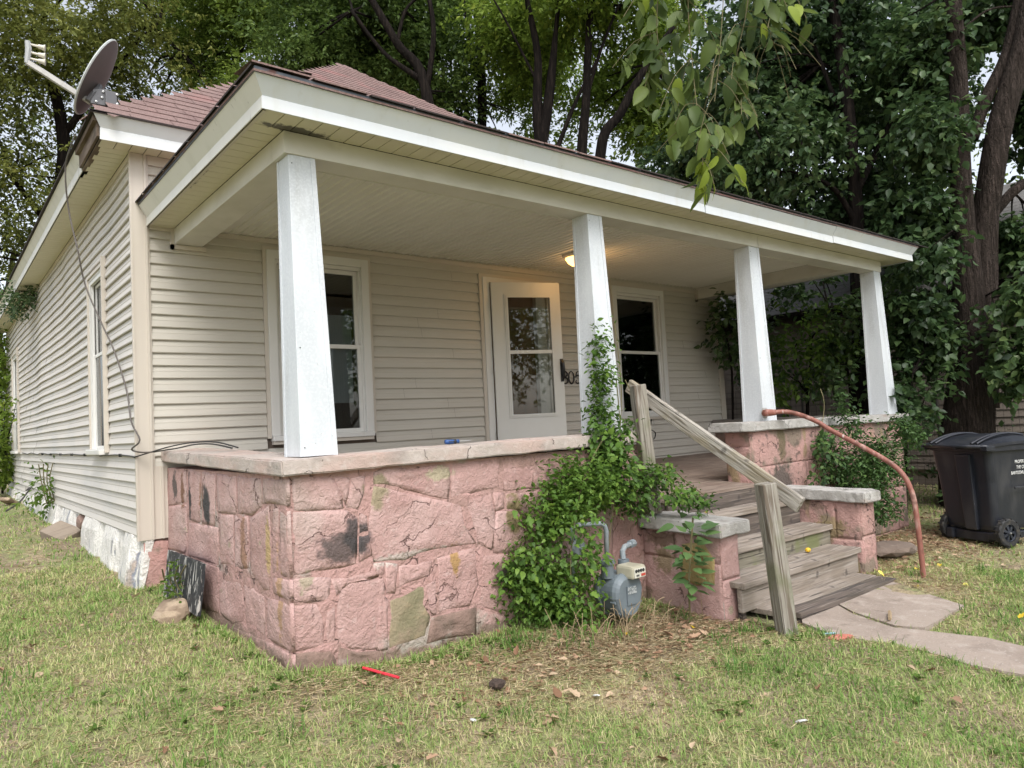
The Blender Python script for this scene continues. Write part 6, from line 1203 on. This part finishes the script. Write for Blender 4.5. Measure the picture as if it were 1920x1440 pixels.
# eave vine and wall foot weed on the side
def tuft(name, lob, n, ll, mat, label, cat, seed):
    root = empty(name, tuple(lob[0][:3]), label, cat); P, d = lobe_points(lob, n, .1, seed); V, F_, T = sprays(P, d, 6, ll, ll*3, .3, seed, six=True); np_mesh('foliage', V, F_, T, mat, root)
    m = MB()
    for q in range(4): l0 = lob[0]; m.tube(spline([(l0[0]+.03*q,l0[1],l0[2]-l0[4]*1.3),(l0[0]-.05+.03*q,l0[1]+.05,l0[2]),(l0[0]+.05*q-.08,l0[1],l0[2]+l0[4])],3), .006, 4)
    m.build('stems', stem, root); return root
tuft('eave_vine', [[-.18,6.3,2.86,.16,.13],[-.28,6.8,2.80,.14,.1],[-.12,5.9,2.84,.10,.14]], 130, .06, LM[4], 'vine growing out of the side soffit under the eave', 'vine', 3)
tuft('wall_foot_weed', [[-.10,4.6,.28,.09,.22],[-.09,4.75,.05,.10,.12],[-.1,5.9,.0,.12,.07]], 46, .07, LM[5], 'straggly weed against the lower side siding', 'weed', 5)
tuft('far_corner_creeper', [[-.05,10.9,.95,.14,.22],[-.08,10.8,.45,.15,.35]], 130, .08, LM[3], 'pale creeper on the far corner of the side wall', 'creeper', 6)
tuft('board_weed', [[.03,-.85,-.24,.04,.10]], 18, .035, LM[5], 'small weed growing through the leaning black board', 'weed', 7)

# ---------------- grass, litter, fallen leaves ----------------
def inpoly(x, y, P):
    c = np.zeros(x.shape, bool); n = len(P)
    for i in range(n):
        x1, y1 = P[i][0], P[i][1]; x2, y2 = P[(i+1) % n][0], P[(i+1) % n][1]
        k_ = ((y1 > y) != (y2 > y)) & (x < (x2-x1)*(y-y1)/(y2-y1+1e-12)+x1); c ^= k_
    return c
def blocked(x, y, pad=0.0):
    b = (x > .165-pad) & (x < 7.62) & (y > -2.46-pad)
    b |= (x > -.075) & (y > .0) & (y < HL) & (x < 8); b |= (x > 2.95) & (x < 3.22) & (y > -3.14) & (y < -2.4); b |= (x > 4.78) & (x < 5.07) & (y > -3.25) & (y < -2.4)
    b |= (x > 3.1) & (x < 4.75) & (y > -3.45) & (y < -2.4)
    b |= inpoly(x, y, SLABA) | inpoly(x, y, SLABB)
    return b
def dirt_shade_mask(x, y):
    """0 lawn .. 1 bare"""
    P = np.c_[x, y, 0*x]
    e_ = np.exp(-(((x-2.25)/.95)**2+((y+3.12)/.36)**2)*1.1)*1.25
    e_ = np.maximum(e_, 1.1*np.exp(-(((x-6.1)/1.6)**2+((y+2.75)/.55)**2)**2))  # bare litter ground, spread wider to darken the shaded area towards the bin
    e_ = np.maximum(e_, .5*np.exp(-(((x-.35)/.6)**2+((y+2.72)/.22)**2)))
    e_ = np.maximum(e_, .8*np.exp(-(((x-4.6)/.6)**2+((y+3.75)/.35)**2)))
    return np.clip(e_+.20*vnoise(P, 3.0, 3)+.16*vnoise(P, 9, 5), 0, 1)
def sample_ground(n, rmin, rmax, pw_, a0=-28, a1=108):
    r = (rmin**pw_+(rmax**pw_-rmin**pw_)*RNG.random(n))**(1/pw_); a = np.radians(a0+(a1-a0)*RNG.random(n)); return co[0]+r*np.sin(a), co[1]+r*np.cos(a)
def grass(n, rmin, rmax, pw_, hmin, hmax, wb, seed, flat=.5):
    x, y = sample_ground(n, rmin, rmax, pw_); k_ = ~blocked(x, y); x, y = x[k_], y[k_]; dm = dirt_shade_mask(x, y); k_ = RNG.random(len(x)) > dm*1.02-.04; x, y, dm = x[k_], y[k_], dm[k_]
    n = len(x); P0 = np.c_[x, y, gzr(x, y)-.004]; Q = np.c_[x, y, 0*x]
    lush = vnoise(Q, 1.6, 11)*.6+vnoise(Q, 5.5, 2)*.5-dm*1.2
    fade = np.clip((.9*np.hypot(x-co[0], y-co[1])-3)/7, 0, 1)
    ang = RNG.random(n)*2*PI+vnoise(Q, 3, 9)*1.5; tilt = np.clip(.5+flat*RNG.random(n)+.25*RNG.normal(size=n), .1, 1.45)
    D = np.c_[np.cos(ang)*np.sin(tilt), np.sin(ang)*np.sin(tilt), np.cos(tilt)]
    h = (hmin+(hmax-hmin)*RNG.random(n)**1.6)*(1+.35*np.clip(lush, -1, 1.2)); S = unit(np.cross(D, np.array([0,0,1.])))*(wb*(.7+.6*RNG.random(n))*(1+.9*fade))[:,None]
    Mid = P0+D*(h*.55)[:,None]; D2 = unit(D+np.array([0,0,-.55])*RNG.random((n,1))+.2*RNG.normal(size=(n,3))); Tip = Mid+D2*(h*.45)[:,None]
    lowz = gzr(Tip[:,0], Tip[:,1])+.002; Tip[:,2] = np.maximum(Tip[:,2], lowz)
    V = np.stack([P0-S*.5, P0+S*.5, Mid+S*.4, Mid-S*.4, Tip], 1).reshape(-1,3)
    F_ = (np.arange(n)[:,None]*5+np.array([[0,1,2],[0,2,3],[3,2,4]]).reshape(1,-1)).reshape(-1,3)
    T = np.clip(.42-.42*lush+.20*RNG.normal(size=n), 0, 1); return V, F_, np.repeat(T, 5)
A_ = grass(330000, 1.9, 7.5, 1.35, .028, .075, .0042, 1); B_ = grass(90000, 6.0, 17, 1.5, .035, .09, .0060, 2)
def cat_(L_):
    V = np.concatenate([l[0] for l in L_]); o_ = 0; Fs = []
    for l in L_: Fs.append(l[1]+o_); o_ += len(l[0])
    return V, np.concatenate(Fs), np.concatenate([l[2] for l in L_])
V, F_, T = cat_([A_, B_]); tag(np_mesh('lawn_grass', V, F_, T, grassm), kind='stuff')
# denser light green tufts at the wall foot and scattered rosettes
def tufts(spots, seed):
    out = []
    for (x_, y_, n_, r_, h_, tt) in spots:
        x = x_+r_*RNG.normal(size=n_)*.5; y = y_+r_*RNG.normal(size=n_)*.5; k_ = ~blocked(x, y); x, y = x[k_], y[k_]; n = len(x)
        if n == 0: continue
        P0 = np.c_[x, y, gzr(x, y)-.004]; ang = RNG.random(n)*2*PI; tilt = .15+.8*RNG.random(n); D = np.c_[np.cos(ang)*np.sin(tilt), np.sin(ang)*np.sin(tilt), np.cos(tilt)]
        h = h_*(.5+.7*RNG.random(n)); S = unit(np.cross(D, np.array([0,0,1.])))*(.0055*(.7+.6*RNG.random(n)))[:,None]; Mid = P0+D*(h*.6)[:,None]; D2 = unit(D+np.array([0,0,-.8])*RNG.random((n,1))); Tip = Mid+D2*(h*.4)[:,None]
        out.append((np.stack([P0-S*.4, P0+S*.4, Mid+S*.5, Mid-S*.5, Tip], 1).reshape(-1,3), (np.arange(n)[:,None]*5+np.array([[0,1,2],[0,2,3],[3,2,4]]).reshape(1,-1)).reshape(-1,3), np.repeat(np.clip(tt+.12*RNG.normal(size=n),0,1), 5)))
    return cat_(out)
sp_ = [(.2+.09*i,-2.52-.03*random.random(),26,.08,.075,.42) for i in range(24)]+[(.12-.02*random.random(),-2.5+.13*i,22,.08,.07,.40) for i in range(14)]
sp_ += [(random.uniform(-1.5,6),random.uniform(-5.2,-2.9),34,.10,.085,.05) for i in range(46)]+[(-.05,.1+.28*i,16,.12,.075,.5) for i in range(34)]+[(1.45,-2.72,70,.12,.13,.1),(1.75,-2.9,60,.14,.12,.1),(2.1,-2.98,40,.12,.10,.15),(2.86,-3.35,60,.1,.09,.2),(2.95,-3.68,60,.12,.09,.25),(3.2,-3.68,50,.1,.07,.3),(3.15,-3.3,60,.06,.10,.3)]
sp_ += [(random.uniform(-2.2,0),random.uniform(-3,2),40,.16,.10,.12) for i in range(16)]
V, F_, T = tufts(sp_, 4); tag(np_mesh('grass_tufts', V, F_, T, grassm), kind='stuff')
# low broad-leaved weeds
Vs = []
for (cx_, cy_, rx_, ry_, n_) in [(1.0,-2.62,.8,.07,60),(.13,-1.4,.05,.9,40),(1.3,-3.6,2.2,.8,70),(3.0,-3.35,.12,.12,16),(3.3,-3.72,.2,.06,14),(-.9,-1.4,.9,1.6,60),(2.75,-3.25,.2,.08,14),(4.2,-5,1.5,.7,30)]:
    x = cx_+rx_*RNG.normal(size=n_); y = cy_+ry_*RNG.normal(size=n_); k_ = ~blocked(x, y); x, y = x[k_], y[k_]; n = len(x); kk = 7
    ang = np.tile(np.linspace(0, 2*PI, kk, endpoint=False), n)+RNG.normal(size=n*kk)*.3; up = .25+.5*RNG.random(n*kk)
    B_ = np.repeat(np.c_[x, y, gzr(x, y)+.008], kk, 0); D = np.c_[np.cos(ang), np.sin(ang), up]; ln = (.018+.028*np.repeat(RNG.random(n), kk))*(.7+.5*RNG.random(n*kk))
    Vs.append(leaves(B_, D, np.tile([0,0,1.], (n*kk,1))+RNG.normal(size=(n*kk,3))*.25, ln, ln*.5, np.clip(.35+.25*RNG.normal(size=n*kk),0,1), six=True))
V, F_, T = cat_(Vs); tag(np_mesh('lawn_weeds', V, F_, T, LM[5]), kind='stuff')
# straw, twigs and crumbled litter
def litter(n, cx_, cy_, rx_, ry_, Lr, Wr, mat, name, tl=.5):
    x = cx_+rx_*RNG.normal(size=n); y = cy_+ry_*RNG.normal(size=n); k_ = ~blocked(x, y); x, y = x[k_], y[k_]; n = len(x); ang = RNG.random(n)*2*PI; el = .25*RNG.normal(size=n)
    D = np.c_[np.cos(ang), np.sin(ang), np.abs(el)*.6]; N = np.c_[.5*RNG.normal(size=n), .5*RNG.normal(size=n), np.ones(n)]; Ln = Lr[0]+(Lr[1]-Lr[0])*RNG.random(n); Wd = Wr[0]+(Wr[1]-Wr[0])*RNG.random(n)
    return leaves(np.c_[x, y, gzr(x, y)+.006+.012*RNG.random(n)], D, N, Ln, Wd, RNG.random(n), fold=.3)
V, F_, T = cat_([litter(6500,2.3,-3.05,.85,.26,(.03,.10),(.002,.004),straw,''), litter(2200,.6,-2.68,.7,.13,(.03,.09),(.002,.004),straw,''), litter(6500,6.0,-2.9,1.1,.4,(.03,.09),(.002,.004),straw,''), litter(9000,1.2,-3.8,2.4,.9,(.03,.09),(.0018,.0035),straw,''), litter(7000,-1.2,-.5,.9,2.6,(.03,.09),(.002,.0035),straw,''), litter(2500,4.6,-3.8,.7,.3,(.03,.08),(.002,.004),straw,'')])
tag(np_mesh('dead_grass_thatch', V, F_, T, straw), kind='stuff')
V, F_, T = cat_([litter(700,2.35,-3.02,.8,.25,(.03,.07),(.012,.03),litterm,''), litter(1100,6.2,-2.8,1.1,.4,(.03,.08),(.02,.045),litterm,''), litter(260,2.6,-4.0,2.2,.7,(.015,.04),(.010,.022),litterm,''), litter(90,-.8,-1.5,.9,1.5,(.015,.04),(.010,.022),litterm,''), litter(300,8.5,-2.2,1.2,1.0,(.03,.08),(.02,.05),litterm,'')])
tag(np_mesh('crumbled_leaf_litter', V, F_, T, litterm), kind='stuff')
rg = random.Random(77)
def fallen(x, y, t, mat, ll, label, group, z=None, cat='leaf'):
    me = tinted(leaf_mesh('fallen', ll, ll*.6, rg.choice(('ovate','lobed')), fold=rg.uniform(.2,.8), curl=rg.uniform(-.4,.5)), t, mat)
    o = bpy.data.objects.new('fallen_leaf', me); COL.objects.link(o); o.location = (x, y, (z if z is not None else float(gzr(np.array([x]),np.array([y]))[0])+.022)); o.rotation_euler = (rg.uniform(-.5,.5), rg.uniform(-.5,.5), rg.uniform(0,6.28)); return tag(o, label, cat, group)
i = 0
while i < 110:
    x, y = sample_ground(1, 2.3, 6.2, 1.5, -5, 95); x, y = float(x[0]), float(y[0])
    if blocked(np.array([x]), np.array([y]), .05)[0]: continue
    fallen(x, y, rg.random(), litterm, rg.uniform(.04,.085), 'dry brown leaf lying on the front lawn', 'brown leaves scattered over the lawn'); i += 1
zs = -.70
for (x, y, z, t, lb) in ((4.55,-3.72,-.68,.6,'pale yellow leaf on the path corner next to the lowest step'),(4.95,-3.9,None,.7,'pale yellow leaf on the grass between path and pipe rail'),(3.95,-2.83,-.285,.1,'yellow leaf on the second step down behind the front post'),(3.55,-2.60,-.08,.2,'orange leaf on the broken top tread'),(5.2,-3.45,None,.3,'yellow leaf at the foot of the pipe rail'),(5.6,-3.5,None,.2,'orange yellow leaf between pipe rail and bin'),(4.3,-4.45,None,.15,'orange yellow leaf on the bare soil beside the far slab'),(4.75,-3.35,-.64,.6,'yellow green leaf at the right end of the lowest step'),(2.15,-2.98,None,.0,'orange leaf on the soil left of the gas meter'),(2.62,-3.12,None,.0,'orange leaf on the soil right of the gas meter'),(5.5,-4.35,None,.4,'yellow leaf in the grass right of the path')):
    fallen(x, y, t, yleaf, .06, lb, None, z)
fr_ = lump('fallen_fruit', (4.28,-3.02,-.435), (.026,.022,.020), orange, None, 4, amp=.1); tag(fr_, 'yellow spotted fallen fruit on the third step', 'fruit')
fr_ = lump('fallen_fruit', (3.72,-3.0,-.442), (.016,.012,.010), orange, None, 6, amp=.2); tag(fr_, 'small orange shrivelled fruit near the front edge of the third step', 'fruit')
def gstick(name, a, b, r, mat, label, cat, n=8):
    o = MB().tube([a, tuple((Vector(a)+Vector(b))/2), b], [r, r*1.02, r*.95], n).build(name, mat, None); return tag(o, label, cat)
za = lambda x, y, h=.02: float(gzr(np.array([x]), np.array([y]))[0])+h
gstick('red_tube', (.53,-2.56,za(.53,-2.56,.03)), (.62,-2.78,za(.62,-2.78,.03)), .008, redp, 'short red plastic tube in the grass before the pink wall', 'tube')
gstick('wood_stick', (3.62,-3.93,za(3.62,-3.93,.035)), (3.78,-3.86,za(3.78,-3.86,.035)), .012, twig, 'short broken stick on the path slab', 'stick', 5)
gstick('pale_blue_stub', (3.08,-3.76,za(3.08,-3.76,.02)), (3.15,-3.80,za(3.15,-3.80,.02)), .007, bluep, 'pale blue plastic stub beside the foot of the wooden post', 'plastic stub')
o = lump('brick_chip', (3.11,-3.86,za(3.11,-3.86,.01)), (.09,.035,.02), brickm, None, 3, amp=.2, rot=(0,0,-.5)); tag(o, 'red brick chip in the lawn edge by the path', 'brick')
o = lump('earth_clod', (.99,-3.13,za(.99,-3.13,.03)), (.045,.04,.028), clod, None, 9, amp=.4); tag(o, 'dark earth clod on the lawn in front of the vine bush', 'clod')
for x, y, lb in ((.63,-3.42,'white paper scrap in the grass near the bottom centre'),(1.35,-3.48,'white scrap in the lawn right of the earth clod'),(1.85,-4.3,'pale scrap half sunk in the lawn below the wooden post')):
    o = lump('paper_scrap', (x,y,za(x,y,.02)), (.028,.016,.006), paperm, None, int(x*10), amp=.3, rot=(.2,.3,x)); tag(o, lb, 'scrap')
m = MB(); rg = random.Random(4)
for i in range(46):
    x, y = rg.gauss(2.05,.35), rg.gauss(-2.93,.07); a = rg.uniform(0,6.28); L_ = rg.uniform(.12,.32); p = Vector((x,y,za(x,y,.01))); q = p+Vector((math.cos(a)*L_*.6, math.sin(a)*L_*.25, rg.uniform(.0,.22))); m.tube(spline([p,(p+q)/2+Vector((0,0,rg.uniform(.0,.08))),q],3), .0022, 4)
tag(m.build('dry_vine_stems', twig, None), kind='stuff')
